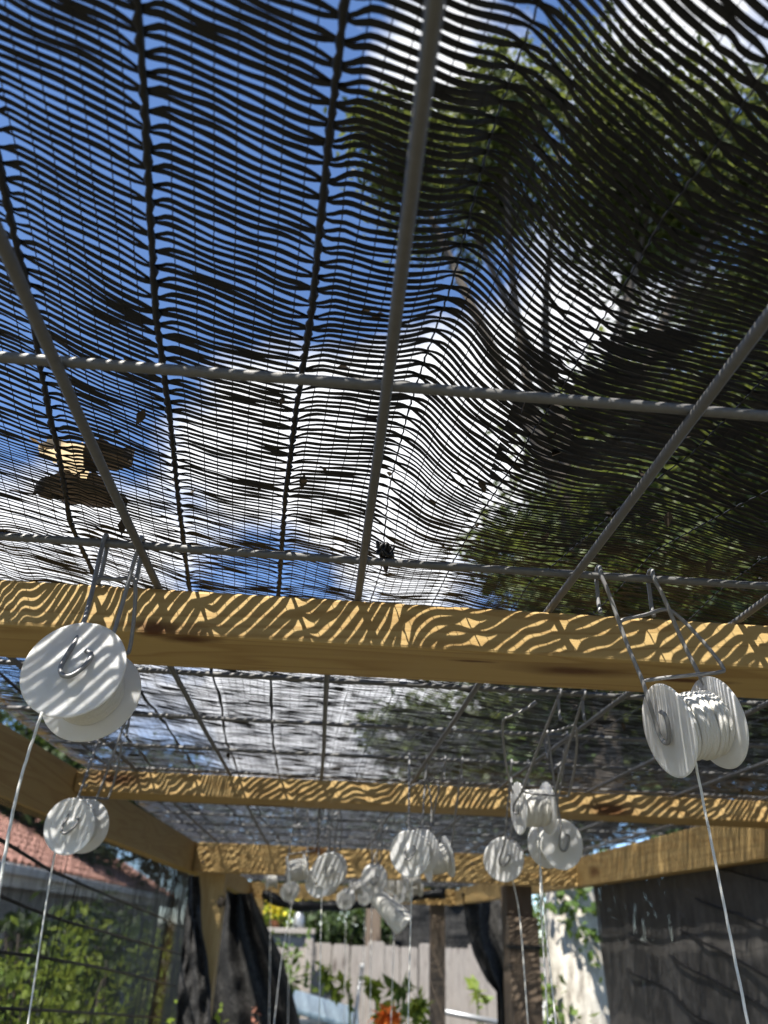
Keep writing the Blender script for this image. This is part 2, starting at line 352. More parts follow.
sp2 = (xc2 - xa2) / 2; yy = [at_z(384, p, RZ + 2 * RR)[1] for p in (683, 727, 757)]; spy2 = (yy[2] - yy[0]) / 2
print('panel2', xa2, xb2, xc2, yy)
xs2 = [xa2 + sp2 * i for i in range(-3, 9)]
panel('far galvanised wire mesh panel running from the first crossbeam over the farther beams', [x for x in xs2 if XL - .03 < x < XR + .03], [yy[0] + spy2 * i for i in range(0, 22) if yy[0] + spy2 * i < 5.45], XL - .03, XR + .03, yy[0] - .19, 5.43, RZ)

# ================================================================== overhead shade net
def vnoise(x, y, seed, f):
    """smooth value noise"""
    r = np.random.RandomState(seed); G = r.rand(64, 64); u, v = np.asarray(x) * f, np.asarray(y) * f
    i, j = np.floor(u).astype(int), np.floor(v).astype(int); a, b = u - i, v - j; a = a * a * (3 - 2 * a); b = b * b * (3 - 2 * b)
    q = lambda p, s: G[p % 64, s % 64]
    return (q(i, j) * (1 - a) + q(i + 1, j) * a) * (1 - b) + (q(i, j + 1) * (1 - a) + q(i + 1, j + 1) * a) * b - .5
KY = np.array([-1.2, -.3, 0, .2, .35, .5, .62, .8, 6.0]); KZ = np.array([.272, .300, .304, .298, .286, .268, .259, .257, .256])
fold = (at_z(523, 130, CAMZ + .29)[:2], at_z(470, 300, CAMZ + .28)[:2], at_z(415, 440, CAMZ + .27)[:2])
fy = np.array([p[1] for p in fold]); fx = np.array([p[0] for p in fold])
def zbase(y): return CAMZ + np.interp(y, KY, KZ)
def znet(x, y):
    x = np.asarray(x, dtype=float); y = np.asarray(y, dtype=float)
    near = np.clip((.62 - y) / .4, 0, 1)
    z = zbase(y) + near * (.020 * vnoise(x, y * .7, 3, 9) + .006 * vnoise(x, y, 4, 26))
    z = z + (1 - near) * (.006 * vnoise(x, y, 5, 7) + .004 * vnoise(x, y, 6, 22))
    fxx = np.interp(y, fy, fx); w = np.clip((y + .05) / .1, 0, 1) * np.clip((.55 - y) / .15, 0, 1)
    z = z + w * .016 * np.exp(-((x - fxx) / .022) ** 2)                                    # standing fold
    return np.maximum(z, TOP + .0145)
# cords of the net traced as pixels, laid on the net's height
CP = {'o': [(0, 160), (28, 280), (40, 370), (55, 435), (70, 520), (95, 575)], 'p': [(135, 0), (148, 150), (160, 320), (170, 420), (178, 500), (190, 588)],
      'q': [(345, 0), (330, 130), (313, 300), (296, 410), (285, 500), (279, 590)], 'r': [(545, 20), (500, 130), (470, 235), (451, 300), (414, 405), (388, 500), (381, 570)],
      's': [(768, 55), (714, 140), (664, 205), (599, 310), (549, 400), (484, 505), (454, 560)], 't': [(768, 365), (694, 455), (599, 525), (529, 585)], 'u': [(768, 488), (713, 520), (655, 552), (640, 568)]}
cords = []
for kk in 'opqrstu':
    P = np.array([at_z(px, py, zbase(.3)) for px, py in CP[kk]])
    for _ in range(6): P = np.array([at_z(px, py, float(zbase(p[1]))) for (px, py), p in zip(CP[kk], P)])
    P = P[np.argsort(P[:, 1])]; cords.append(P[:, :2])
mean_sl = np.mean([(c[-1, 0] - c[0, 0]) / (c[-1, 1] - c[0, 1]) for c in cords])
def cord_x(i, y):
    y = np.asarray(y, dtype=float)
    j = min(max(i, 0), len(cords) - 1); c = cords[j]; sl = -.085
    x = np.interp(y, c[:, 1], c[:, 0]) + np.where(y < c[0, 1], (y - c[0, 1]) * sl, 0) 
    far = np.clip(y - c[-1, 1], 0, None); x = x + far * sl * np.exp(-far * 1.2) + .022 * vnoise(np.full_like(y, i * 3.3), y, 21, 3.1) * np.clip(far * 3, 0, 1)
    return x + (i - j) * .085
NC = list(range(-3, 15))
print('cords at .3:', [round(float(cord_x(i, np.array([.3]))[0]), 3) for i in NC], 'slope', mean_sl)
# skew of the woven tapes: (pixel, slope in the picture)
SL = [(40, 50, .5), (200, 60, .47), (200, 130, .46), (300, 100, .42), (370, 100, .2), (60, 200, .55), (70, 290, .62), (220, 250, .42), (220, 350, .42), (360, 280, .2), (430, 50, .38), (430, 150, .34), (500, 30, .6),
      (560, 60, .75), (700, 40, .8), (600, 170, .95), (640, 130, .9), (700, 200, .6), (740, 250, .4), (480, 220, .12), (525, 230, .9), (470, 290, .12), (530, 290, 1.0), (440, 300, .2), (400, 380, .25), (420, 450, .95), (450, 400, 1.0), (500, 400, .95),
      (480, 480, .7), (600, 350, .45), (680, 330, .3), (600, 450, .25), (700, 520, .25), (720, 560, .2), (560, 560, .05), (640, 590, .1), (20, 330, .4), (30, 450, .1), (40, 540, .12), (130, 420, .5), (100, 340, .4), (180, 480, .3),
      (240, 440, .2), (320, 450, .02), (250, 380, .3), (340, 350, .12), (300, 530, .0), (240, 560, .2), (120, 560, .28), (60, 575, .3), (160, 585, .3), (10, 570, .28), (405, 540, .9), (440, 560, .3), (385, 20, .25), (120, 120, .5), (10, 130, .5)]
sm = []
for px, py, q in SL:
    p = at_z(px, py, zbase(.3))
    for _ in range(6): p = at_z(px, py, float(zbase(p[1])))
    e = .002; f = lambda x, y: proj((x, y, float(zbase(y))))
    o0 = f(p[0], p[1]); ax = (f(p[0] + e, p[1]) - o0) / e; ay = (f(p[0], p[1] + e) - o0) / e
    m_ = (q * ax[0] - ax[1]) / (ay[1] - q * ay[0]); sm.append((p[0], p[1], m_))
sm += [(x_, y_, .44) for x_ in (-.24, -.19, -.14, -.09, -.04, .0) for y_ in (.54, .58)] + [(x_, y_, .13) for x_ in (.10, .14, .2, .26, .32) for y_ in (.55, .59)]
sm = np.array(sm)
print('m range', sm[:, 2].min(), sm[:, 2].max(), 'mean', sm[:, 2].mean())
GX = np.arange(-.46, .94, .003); GY = np.arange(-1.2, 5.6, .02)
gx, gy = np.meshgrid(GX, GY)
num = np.full_like(gx, .30 * .12); den = np.full_like(gx, .12)
for a, b, m_ in sm:
    w = np.exp(-(((gx - a) / .035) ** 2 + ((gy - b) / .045) ** 2)); num += w * m_; den += w
MG = num / den + .14 * vnoise(gx, gy, 31, 11) + .07 * vnoise(gx, gy, 32, 26)
for i_ in (-3, -2, -1, 0, 1, 2):                                    # tapes run flat just right of each thick cord
    MG -= .55 * np.exp(-((gx - cord_x(i_, GY)[:, None] - .006) / .0042) ** 2)
def m_at(ix, y):
    v = np.clip((y - GY[0]) / .02, 0, len(GY) - 1.001); j = v.astype(int); a = v - j
    return MG[j, ix] * (1 - a) + MG[j + 1, ix] * a
xref = int(np.argmin(np.abs(GX - float(cord_x(2, np.array([.3]))[0]))))
# rows
T_ = [-1.25]
while T_[-1] < 5.75:
    y = T_[-1]; T_.append(y + np.interp(y, [0, .2, .5, .8], [.0042, .0043, .0044, .0044]))
T_ = np.array(T_); NTP = len(T_)
Y = np.zeros((NTP, len(GX))); Y[:, xref] = T_
for ix in range(xref, len(GX) - 1): Y[:, ix + 1] = Y[:, ix] + .003 * m_at(ix, Y[:, ix])
for ix in range(xref, 0, -1): Y[:, ix - 1] = Y[:, ix] - .003 * m_at(ix, Y[:, ix])
nom = np.gradient(T_)                                                # keep the weave from bunching or gaping too far
for ix in range(len(GX)):
    dY = np.clip(np.diff(Y[:, ix]), .72 * nom[:-1], 1.22 * nom[:-1]); k0 = int(np.searchsorted(Y[:, ix], .33)); k0 = min(max(k0, 1), NTP - 2)
    cs = np.concatenate([[0], np.cumsum(dY)]); Y[:, ix] = Y[k0, ix] + cs - cs[k0]
pitch = np.gradient(Y, axis=0); XX = np.broadcast_to(GX, Y.shape)
dc = np.full(Y.shape, 9.0)
for i in NC: dc = np.minimum(dc, np.abs(XX - cord_x(i, Y)))
par = np.where(np.arange(NTP) % 2 == 0, 1.0, -1.0)[:, None]
Y = Y + par * pitch * .34 * np.exp(-(dc / .0060) ** 2)
row = np.broadcast_to(np.arange(NTP)[:, None], Y.shape)
Y = Y + pitch * (.34 * vnoise(XX, row * .31 / 60, 41, 60) + .30 * vnoise(XX * 1.3, row * .9 / 60, 42, 60))       # loose weave
cl = vnoise(XX, Y, 43, 38); Y = Y + pitch * 1.3 * np.clip(cl - .385, 0, 1) * par * 4                                 # snagged spots
hw = np.interp(Y, [.28, .45], [1.0, 1.10]) * pitch * .372 * (1 + .35 * vnoise(XX, row * 1.7 / 80, 44, 80)) * (1 - .38 * np.exp(-(dc / .005) ** 2))
hw = np.clip(hw, .0006, .0024)
roll = .5 * vnoise(XX, row * 1.1 / 45, 45, 45) + np.interp(Y, [0, .3, .45, .7], [-.08, -.02, .0, .06])
Z = znet(XX, Y) + .0010 * vnoise(XX, row * 2.3 / 50, 46, 50)
def tape_mesh(r0, r1, step):
    cols = np.arange(0, len(GX), step); sub = np.ix_(np.arange(r0, r1), cols)
    x, y, z, h, ro = XX[sub], Y[sub], Z[sub], hw[sub], roll[sub]
    n_, c_ = x.shape
    V = np.zeros((n_, c_, 3, 3))
    for q, (sy, sz) in enumerate(((-1, 0), (0, 1), (1, 0))):
        V[:, :, q, 0] = x; V[:, :, q, 1] = y + sy * h * np.cos(ro); V[:, :, q, 2] = z + sy * h * np.sin(ro) + sz * .0005
    keep = (y[:, :-1] > -.62) & (y[:, :-1] < 5.46) & (y[:, 1:] > -.62) & (y[:, 1:] < 5.46)
    idx = (np.arange(n_)[:, None] * c_ + np.arange(c_)[None, :]) * 3
    a, b = idx[:, :-1][keep], idx[:, 1:][keep]
    Q = np.vstack([np.stack([a, b, b + 1, a + 1], -1), np.stack([a + 1, b + 1, b + 2, a + 2], -1)])
    return V.reshape(-1, 3), Q
net = thing('overhead_shade_net', 'black woven shade net stretched overhead on the wire mesh', 'shade net', (0, 0, 0))
near_rows = int(np.searchsorted(T_, .95))
V, Q = tape_mesh(0, near_rows, 1); o = obj('woven_tape', mesh_np('woven_tape', V, Q, M['net'], True), net); o['kind'] = 'stuff'
V, Q = tape_mesh(near_rows, NTP, 2); o = obj('woven_tape', mesh_np('woven_tape', V, Q, M['net'], True), net); o['kind'] = 'stuff'
# a loose flap of the net folded double over the right half
cols = np.where(GX > .10)[0]; r0, r1 = int(np.searchsorted(T_, -.3)), int(np.searchsorted(T_, .75)); sub = np.ix_(np.arange(r0, r1), cols)
x, y = XX[sub], Y[sub] + .0021; z = znet(x, y) + .0045 + .006 * (vnoise(x, y, 77, 12) + .5); h = hw[sub] * .72; n_, c_ = x.shape
V = np.stack([np.stack([x, y - h, z], -1), np.stack([x, y + h, z + .0003], -1)], 2); inside = (y > .32 - .45 * (x - .12) + .03 * vnoise(x, y, 78, 9)) & (y < .455 - .40 * (x - .15) + .02 * vnoise(x, y, 79, 14))
keep = inside[:, :-1] & inside[:, 1:]; idx = (np.arange(n_)[:, None] * c_ + np.arange(c_)[None, :]) * 2; a, b = idx[:, :-1][keep], idx[:, 1:][keep]
o = obj('folded_flap', mesh_np('folded_flap', V.reshape(-1, 3), np.stack([a, b, b + 1, a + 1], -1), M['net'], True), net); o['kind'] = 'stuff'
# lengthwise threads
VV, QQ, nv = [], [], 0
for i in NC[:-1]:
    for s in range(1, 8):
        for (ya, yb, st) in ((-.6, .8, .006), (.8, 5.45, .03)):
            y = np.arange(ya, yb + st, st); f = s / 8.0 + .02 * vnoise(y, np.full_like(y, i * 8 + s), 51, 4)
            x = cord_x(i, y) * (1 - f) + cord_x(i + 1, y) * f + .0007 * vnoise(y, np.full_like(y, i * 8 + s + .5), 52, 130)
            ok = (x > GX[0]) & (x < GX[-1])
            if ok.sum() < 4: continue
            z = znet(x, y) - .0004; wv = .00028
            v = np.stack([np.stack([x - wv, y, z], -1), np.stack([x + wv, y, z], -1)], 1).reshape(-1, 3)
            a = np.arange(len(y) - 1)[ok[:-1] & ok[1:]] * 2
            VV.append(v); QQ.append(np.stack([a, a + 1, a + 3, a + 2], -1) + nv); nv += len(v)
o = obj('fine_thread', mesh_np('fine_thread', np.vstack(VV), np.vstack(QQ), M['cord']), net); o['kind'] = 'stuff'
for i in NC:
    y = np.concatenate([np.arange(-.6, .8, .004), np.arange(.8, 5.45, .02)]); x = cord_x(i, y); ok = (x > GX[0] + .003) & (x < GX[-1] - .003)
    if ok.sum() < 8: continue
    y, x = y[ok], x[ok]; thick = .0019 if i <= 2 else .00055
    r = thick * (1 + .25 * np.sin(y * 900) + .3 * vnoise(y, y * 0 + i, 61, 160))
    P = np.stack([x + .0005 * np.sin(y * 700 + i), y, znet(x, y) - thick * .6], -1)
    V, Q = tube_arrays(P, np.maximum(r, .0004), 6, False); obj('cord', mesh_np('cord', V, Q, M['cord'], True), net)
# the gathered knot where the net is tied down to the mesh beside the first beam
kp = at(384, 578, .53); pts = []
for j in range(46):
    a = j * .83; rr = .0035 + .004 * ((j * 37) % 11) / 11
    pts.append((kp[0] + rr * math.cos(a), kp[1] + rr * math.sin(a * 1.1), TOP + .013 + .012 * ((j * 17) % 13) / 13))
tube('tie_knot', smooth_path(pts, 3), .0011, M['cord'], net, 6)

# ================================================================== twine spools on wire hangers
def lathe(prof, seg=40):
    """profile [(radius, height)] turned about local Z"""
    n_ = len(prof); th = np.linspace(0, 2 * np.pi, seg, endpoint=False)
    V = np.array([[(r * math.cos(t), r * math.sin(t), h) for t in th] for r, h in prof]).reshape(-1, 3)
    i = np.arange(n_ - 1)[:, None] * seg; j = np.arange(seg)[None, :]; j2 = (j + 1) % seg
    return V, np.stack([i + j, i + j2, i + seg + j2, i + seg + j], -1).reshape(-1, 4)
FR, HWD, WR = .0325, .0195, .0225          # flange radius, half width, winding radius
def flange_mesh(seg):
    V, Q = lathe([(.0005, -.0016), (.0060, -.0016), (.0072, -.0008), (FR - .002, -.0008), (FR - .0005, -.0011), (FR, -.0003), (FR - .0005, .0008), (.012, .0008), (.0005, .0008)], seg)
    return mesh_np('flange', V, Q, M['plastic'], True)
FL = {40: flange_mesh(56), 16: flange_mesh(24)}
def winding_mesh(fine, seed):
    r = np.random.RandomState(seed)
    if fine:
        wr = 9; n_ = wr * 36 * 2; t = np.linspace(0, 1, n_); lay = np.abs(((t * 2) % 2) - 1)
        h = (lay * 2 - 1) * (HWD - .0030); a = t * wr * 2 * 2 * np.pi
        rad = WR - .0022 + .0016 * (t > .5) + .0018 * vnoise(a, t * 40, seed, 1.1) - .0012 * (lay * 2 - 1) ** 4
        P = np.stack([rad * np.cos(a), rad * np.sin(a), h + .0022 * vnoise(a * .7, t * 9, seed + 1, 1.3)], -1)
        V, Q = tube_arrays(P, .0020, 6, False)
        V2, Q2 = lathe([(.004, -HWD + .001), (WR - .002, -HWD + .001), (WR - .0024, 0), (WR - .002, HWD - .001), (.004, HWD - .001)], 32)
        return mesh_np('twine_winding', np.vstack([V, V2]), np.vstack([Q, Q2 + len(V)]), M['twine'], True)
    m_ = 44; prof = [(.004, -HWD + .0012)] + [(WR + .0008 * math.cos(i * 2.0) + .0006 * r.randn() - .0035 * (abs(i / (m_ - 1) * 2 - 1)) ** 5, -HWD + .0012 + (2 * HWD - .0024) * i / (m_ - 1)) for i in range(m_)] + [(.004, HWD - .0012)]
    V, Q = lathe(prof, 28); V[:, :2] *= (1 + .03 * vnoise(V[:, 2] * 300, np.arctan2(V[:, 1], V[:, 0]) * 1.0 + 4, seed, 1.7))[:, None]
    return mesh_np('twine_winding', V, Q, M['twine'], True)
WIND = {('f', 1): winding_mesh(True, 1), ('f', 2): winding_mesh(True, 2), ('c', 0): winding_mesh(False, 3), ('c', 1): winding_mesh(False, 4)}
def spool(c, axis, rodD, hookx, label, string=None, fine=False, wind=1, group=None, sides=8, scale=1.0, hooks=True, hookz=None, catch=True):
    """c centre, axis towards the far flange; rodD/hookx: where its two hooks grip the cross rod"""
    c = np.asarray(c, dtype=float); a = np.asarray(axis, dtype=float); a /= np.linalg.norm(a)
    t = thing('twine_spool', label, 'spool', tuple(c), group)
    hz = (TOP + .0032 + 2 * RR) if hookz is None else hookz
    hk = np.array([(hookx[0] + hookx[1]) / 2, rodD, hz]) - c
    up = hk - a * a.dot(hk); up /= np.linalg.norm(up); sd = np.cross(up, a)
    Mx = Matrix(((sd[0], up[0], a[0], 0), (sd[1], up[1], a[1], 0), (sd[2], up[2], a[2], 0), (0, 0, 0, 1)))
    key = 40 if fine or scale > .9 else 16
    for sgn in (-1, 1):
        o = obj('flange', FL[40 if sides >= 8 else 16], t); m = Mx.copy()
        if sgn > 0: m = m @ Matrix.Rotation(math.pi, 4, 'X')
        o.matrix_local = Matrix.Translation(Vector(a * sgn * HWD)) @ m
    w = obj('twine_winding', WIND[('f', wind) if fine else ('c', wind % 2)], t); w.matrix_local = Mx
    if hooks:
        rw = .0016
        for i, sgn in enumerate((-1, 1)):
            e = a * sgn * (HWD + .0045); hx = np.array([hookx[i], rodD, hz]) - c
            f = hx - e; fl = np.linalg.norm(f); fu = f / fl
            back = np.array([0, 1.0, 0]); top = hx + np.array([0, 0, RR + rw + .0006])
            P = [e - sd * .0065 + fu * .0125, e - sd * .0105 + fu * .009, e - sd * .0085 + fu * .001, e - sd * .002 - fu * .0075, e + sd * .004 - fu * .0075, e + sd * .0065 - fu * .001,
                 e + sd * .0045 + fu * .010, e + sd * .001 + fu * .022 + a * sgn * .001, e + fu * FR * 1.15, e + fu * fl * .55, e + fu * (fl - .018) + back * -.004]
            P += [hx + np.array([0, -.0052, -.003]), hx + np.array([0, -.0048, .0030]), top + np.array([0, -.0012, .0008]), hx + np.array([0, .0046, .0034]), hx + np.array([0, .0056, -.004]), hx + np.array([0, .0062, -.022]), hx + np.array([0, .004, -.030])]
            tube('wire_hanger', smooth_path(P, 5) + c, rw, M['zinc'], t, sides)
        if catch:
            e0, e1 = -a * (HWD + .0045), a * (HWD + .0045); h0 = np.array([hookx[0], rodD, hz]) - c; h1 = np.array([hookx[1], rodD, hz]) - c
            q = lambda s, u, b: (e0 * (1 - u) + h0 * u) * (1 - s) + (e1 * (1 - u) + h1 * u) * s - sd * b
            lv = (FR + .004) / np.linalg.norm(h0 - e0)
            P = [q(0, lv, .0), q(.3, lv, .004), q(.9, lv, .006), q(1.25, lv, .007), q(1.36, lv + .03, .007), q(1.30, .5, .005), q(1.12, .70, .003), q(.95, .76, .002), q(.5, .72, .0015), q(.1, .69, .001), q(0, .66, .0)]
            tube('catch_loop', smooth_path(P, 6) + c, rw * .9, M['zinc'], t, sides)
    if string is not None:
        st = np.asarray(string, dtype=float); P = np.vstack([smooth_path(st[:-1], 10), st[-1:]])
        P = P + .00012 * np.stack([np.sin(np.arange(len(P)) * 2.1), np.cos(np.arange(len(P)) * 1.7), np.zeros(len(P))], -1) * (1 if fine else 0)
        o = tube('hanging_twine', P, .0009 if fine else .0011, M['twine'], t, 6)
        o.parent = w; o.matrix_local = Mx.inverted() 
    return t
def to_ground(a, b):
    """carry a string on along its own line to the soil"""
    a, b = np.asarray(a), np.asarray(b); d = b - a; d[2] = min(d[2], -.02)
    return b + d * ((b[2] - .02) / -d[2])
def string_px(D0, *pp, D1=None):
    D1 = D0 if D1 is None else D1; n_ = len(pp); P = [at(px, py, D0 + (D1 - D0) * i / max(1, n_ - 1)) for i, (px, py) in enumerate(pp)]
    P.append(to_ground(P[-2], P[-1])); return P
hook1 = at_z(120, 530, TOP + .009)[0]; hook2 = at_z(600, 573, TOP + .009)[0], at_z(652, 577, TOP + .009)[0]
r2 = y2r
spool(at(83, 682, .505), c2w(-.02, -.60, .80), r2, (hook1 - .016, hook1 + .010), 'large white twine spool tilted toward its round face, hooked before first crossbeam', string_px(.475, (42, 712), (20, 782), (4, 860), (-10, 960)), True, 1)
spool(at(693, 726, .535), c2w(.95, .08, .22), r2, hook2, 'large white twine spool seen side-on with bare twine winding, hooked before first crossbeam', string_px(.53, (693, 742), (696, 765), (720, 885), (748, 1024)), True, 2)
ya_, yb_, yc_ = yy
def hx(px, py, D): return at(px, py, D)[0]
def mid(px, py, D, axis, rodD, dx, label, string, group=None, **kw):
    c = at(px, py, D); x = c[0] + dx
    return spool(c, axis, rodD, (x - .014, x + .014) if 'hk' not in kw else kw.pop('hk'), label, string, group=group, **kw)
mid(77, 826, ya_ + .20, c2w(.10, -.35, .9), yb_, .02, 'round-faced white spool hanging beside the left rail near second crossbeam', string_px(ya_ + .2, (57, 842), (46, 905), (28, 1024)))
mid(415, 852, yc_ - .02, c2w(.42, -.25, .85), yc_, .005, 'white spool with striped face hanging in front of second crossbeam centre', string_px(yc_, (412, 868), (410, 950), (408, 1024)))
mid(437, 859, yc_ + .12, c2w(.95, .1, .25), yc_ + .0, .01, 'white spool side-on tucked behind the striped-face spool at centre', None, catch=False)
mid(504, 859, yc_ + .10, c2w(.20, -.30, .92), yc_, .01, 'small striped-face white spool in front of the weathered post', string_px(yc_ + .1, (512, 876), (520, 920), (528, 1024)))
mid(533, 808, ya_ + .20, c2w(.97, -.05, .15), ya_, .0, 'white spool seen side-on hanging above the weathered post', string_px(ya_ + .2, (538, 825), (543, 900), (556, 1024)))
mid(555, 844, yb_ + .08, c2w(-.30, -.35, .88), yb_, -.01, 'plain pale round-faced spool hanging right of the weathered post', string_px(yb_ + .08, (540, 850), (541, 905), (548, 1024)))
mid(330, 870, yc_ + 2 * spy2, c2w(.10, -.30, .92), yc_ + 2 * spy2, .0, 'white spool with blotchy striped face before the on-edge crossbeam', string_px(yc_ + 2 * spy2, (322, 884), (319, 1024)))
mid(322, 881, yc_ + 3 * spy2, c2w(.35, -.30, .85), yc_ + 3 * spy2, .0, 'white spool half hidden behind the blotchy striped spool', None)
mid(297, 870, yc_ + 3 * spy2, c2w(.95, .05, .25), yc_ + 3 * spy2, .0, 'small white spool side-on against the on-edge crossbeam', string_px(yc_ + 3 * spy2, (297, 880), (283, 950), (274, 1024)))
mid(374, 879, yc_ + 4 * spy2, c2w(.05, -.25, .95), yc_ + 4 * spy2, .0, 'small round-faced white spool above the tipped paper cone', string_px(yc_ + 4 * spy2, (372, 890), (370, 1024)))
FARG = 'tiny spools hanging under the far beam'; FARL = 'tiny white spool hanging under the far beam'
for px, py, i, ax in ((271, 881, 11, (.9, 0, .3)), (290, 891, 9, (.1, -.2, .9)), (346, 899, 9, (.2, -.2, .9)), (356, 888, 10, (.9, 0, .3)), (394, 884, 8, (.1, -.2, .9)), (403, 894, 10, (.7, -.2, .6)), (414, 888, 8, (.9, 0, .4)), (411, 879, 6, (.9, .1, .3)), (365, 897, 13, (.3, -.2, .9))):
    D = yc_ + i * spy2
    mid(px, py, D, c2w(*ax), D, .0, FARL, string_px(D, (px, py + 5), (px - 1, 960), (px - 2, 1024)) if i % 2 else None, FARG, sides=5)
# the tipped cone of twine: a fat tapered tube swinging below the small spools
cc = at(389, 909, yc_ + .95); ax = c2w(.72, -.66, -.18)
cone = thing('twine_cone', 'fat pale twine cone tipped over on its string below small spools', 'twine cone', tuple(cc))
V, Q = lathe([(.002, -.055), (.020, -.055), (.022, -.050), (.0265, 0), (.031, .050), (.031, .054), (.024, .056), (.023, .040), (.002, .038)], 28)
sdv = np.cross(ax, [0, 0, 1]); sdv /= np.linalg.norm(sdv); upv = np.cross(sdv, ax)
CM = Matrix(((sdv[0], upv[0], ax[0], 0), (sdv[1], upv[1], ax[1], 0), (sdv[2], upv[2], ax[2], 0), (0, 0, 0, 1)))
o = obj('winding', mesh_np('winding', V, Q, M['twine'], True), cone); o.matrix_local = CM
V, Q = lathe([(.006, -.075), (.008, -.075), (.011, -.054), (.004, -.054)], 16); o = obj('core_tube', mesh_np('core_tube', V, Q, M['plastic'], True), cone); o.matrix_local = CM
top = np.array([cc[0] - .01, cc[1], TOP + .009])
tube('suspension_twine', smooth_path([cc - ax * .07, cc - ax * .07 + np.array([0, 0, .05]), top], 6), .001, M['twine'], cone, 5)
tube('hanging_twine', smooth_path([cc + ax * .03, cc + ax * .03 + np.array([-.01, 0, -.2]), cc + ax * .03 + np.array([-.02, 0, 0]) - np.array([0, 0, cc[2] - .05])], 8), .001, M['twine'], cone, 5)
# bent hook arm of the side-on spool's hanger, drawn as a separate wire
pc = [at(513, 793, ya_ + .19), at(508, 775, ya_ + .15), at(504, 748, ya_ + .07), at(503, 722, ya_), at(512, 716, ya_ - .005), at(529, 707, ya_ - .01), at(536, 702, ya_ - .01)]
tag(tube('hook_arm', smooth_path(pc, 5), np.concatenate([np.full(15, .0013), np.full(6, .0017), np.full(5, .0016), np.full(5, .0022)]), M['zinc']), 'bent wire hook arm of a hanger rising above the side-on spool before second crossbeam', 'clip')

# ================================================================== leaves and plants helpers
def leaves(name, pts, size, mat, parent, seed, up=.3, aspect=.5, normals=None):
    """one mesh of pointed, folded leaf blades around the given points"""
    r = np.random.RandomState(seed); P = np.asarray(pts); n_ = len(P)
    d = r.randn(n_, 3); d[:, 2] -= .3; d /= np.linalg.norm(d, axis=1)[:, None]
    nn = r.randn(n_, 3) + np.array([0, 0, up * 3]); s = np.cross(nn, d); s /= np.linalg.norm(s, axis=1)[:, None] + 1e-9; u = np.cross(d, s)
    L = size * (.6 + .8 * r.rand(n_))[:, None]; Wd = L * aspect
    V = np.stack([P, P + d * L * .45 + s * Wd * .5 + u * L * .08, P + d * L, P + d * L * .45 - s * Wd * .5 + u * L * .08], 1).reshape(-1, 3)
    if parent: V = V - np.array(parent.location)
    b = np.arange(n_) * 4; Q = np.vstack([np.stack([b, b + 1, b + 2], -1), np.stack([b, b + 2, b + 3], -1)])
    return obj(name, mesh_np(name, V, Q, mat), parent)
def blob(c, r, n_, seed, shell=.5):
    q = np.random.RandomState(seed); d = q.randn(n_, 3); d /= np.linalg.norm(d, axis=1)[:, None]
    # clumps inside the lobe
    cl = q.randn(max(6, n_ // 60), 3); cl /= np.linalg.norm(cl, axis=1)[:, None]; cl *= (shell + (1 - shell) * q.rand(len(cl)))[:, None]
    k_ = q.randint(0, len(cl), n_); p = cl[k_] + q.randn(n_, 3) * .16
    return np.asarray(c) + p * np.asarray(r)
def tree(label, base, trunk_r, lobes, leaf, size, dens, mat, bark, seed, ivy=False, lean=None, taper=.75):
    base = np.asarray(base, dtype=float); t = thing('tree', label, 'tree', tuple(base))
    C = np.array([l[0] for l in lobes]); top = C.mean(0); top = base + (top - base) * .8
    q = np.random.RandomState(seed); P = []
    for i in range(9):
        f = i / 8; P.append(base * (1 - f) + top * f + np.array([.25 * math.sin(f * 5 + seed), .2 * math.sin(f * 4 + 1 + seed), 0]) * f * (1.2 - f))
    P[0] = base - np.array([0, 0, .15])
    if lean is not None: P = [np.asarray(x) for x in lean] + P[4:]
    SP = smooth_path(P, 5); rad = trunk_r * (1 - taper * np.linspace(0, 1, len(SP)) ** .8) * (1 + .12 * np.sin(np.arange(len(SP)) * .9)); rad[0] *= 1.35
    cut = 13 if lean is not None else len(SP) - 1
    tr = tube('trunk', SP[:cut + 1], rad[:cut + 1], bark, t, 16)
    if lean is not None: tube('upper_trunk', SP[cut:], rad[cut:], M['bark_dark'], t, 12)  # shaded upper trunk: the shade is put into a darker bark colour
    for i, (c, r, w) in enumerate(lobes):
        st = SP[min(len(SP) - 2, int(len(SP) * (.45 + .5 * q.rand())))]; mid_ = (st + c) / 2 + q.randn(3) * .2
        tube('limb', smooth_path([st, mid_, c], 6), np.linspace(trunk_r * .26, trunk_r * .06, 13), M['bark_dark'], t, 7)  # on the pale-barked tree this darker bark colour stands for limb shade
    pts = np.vstack([blob(c, r, int(dens * w), seed * 50 + i) for i, (c, r, w) in enumerate(lobes)])
    leaves('crown', pts, size, mat, t, seed)
    return t

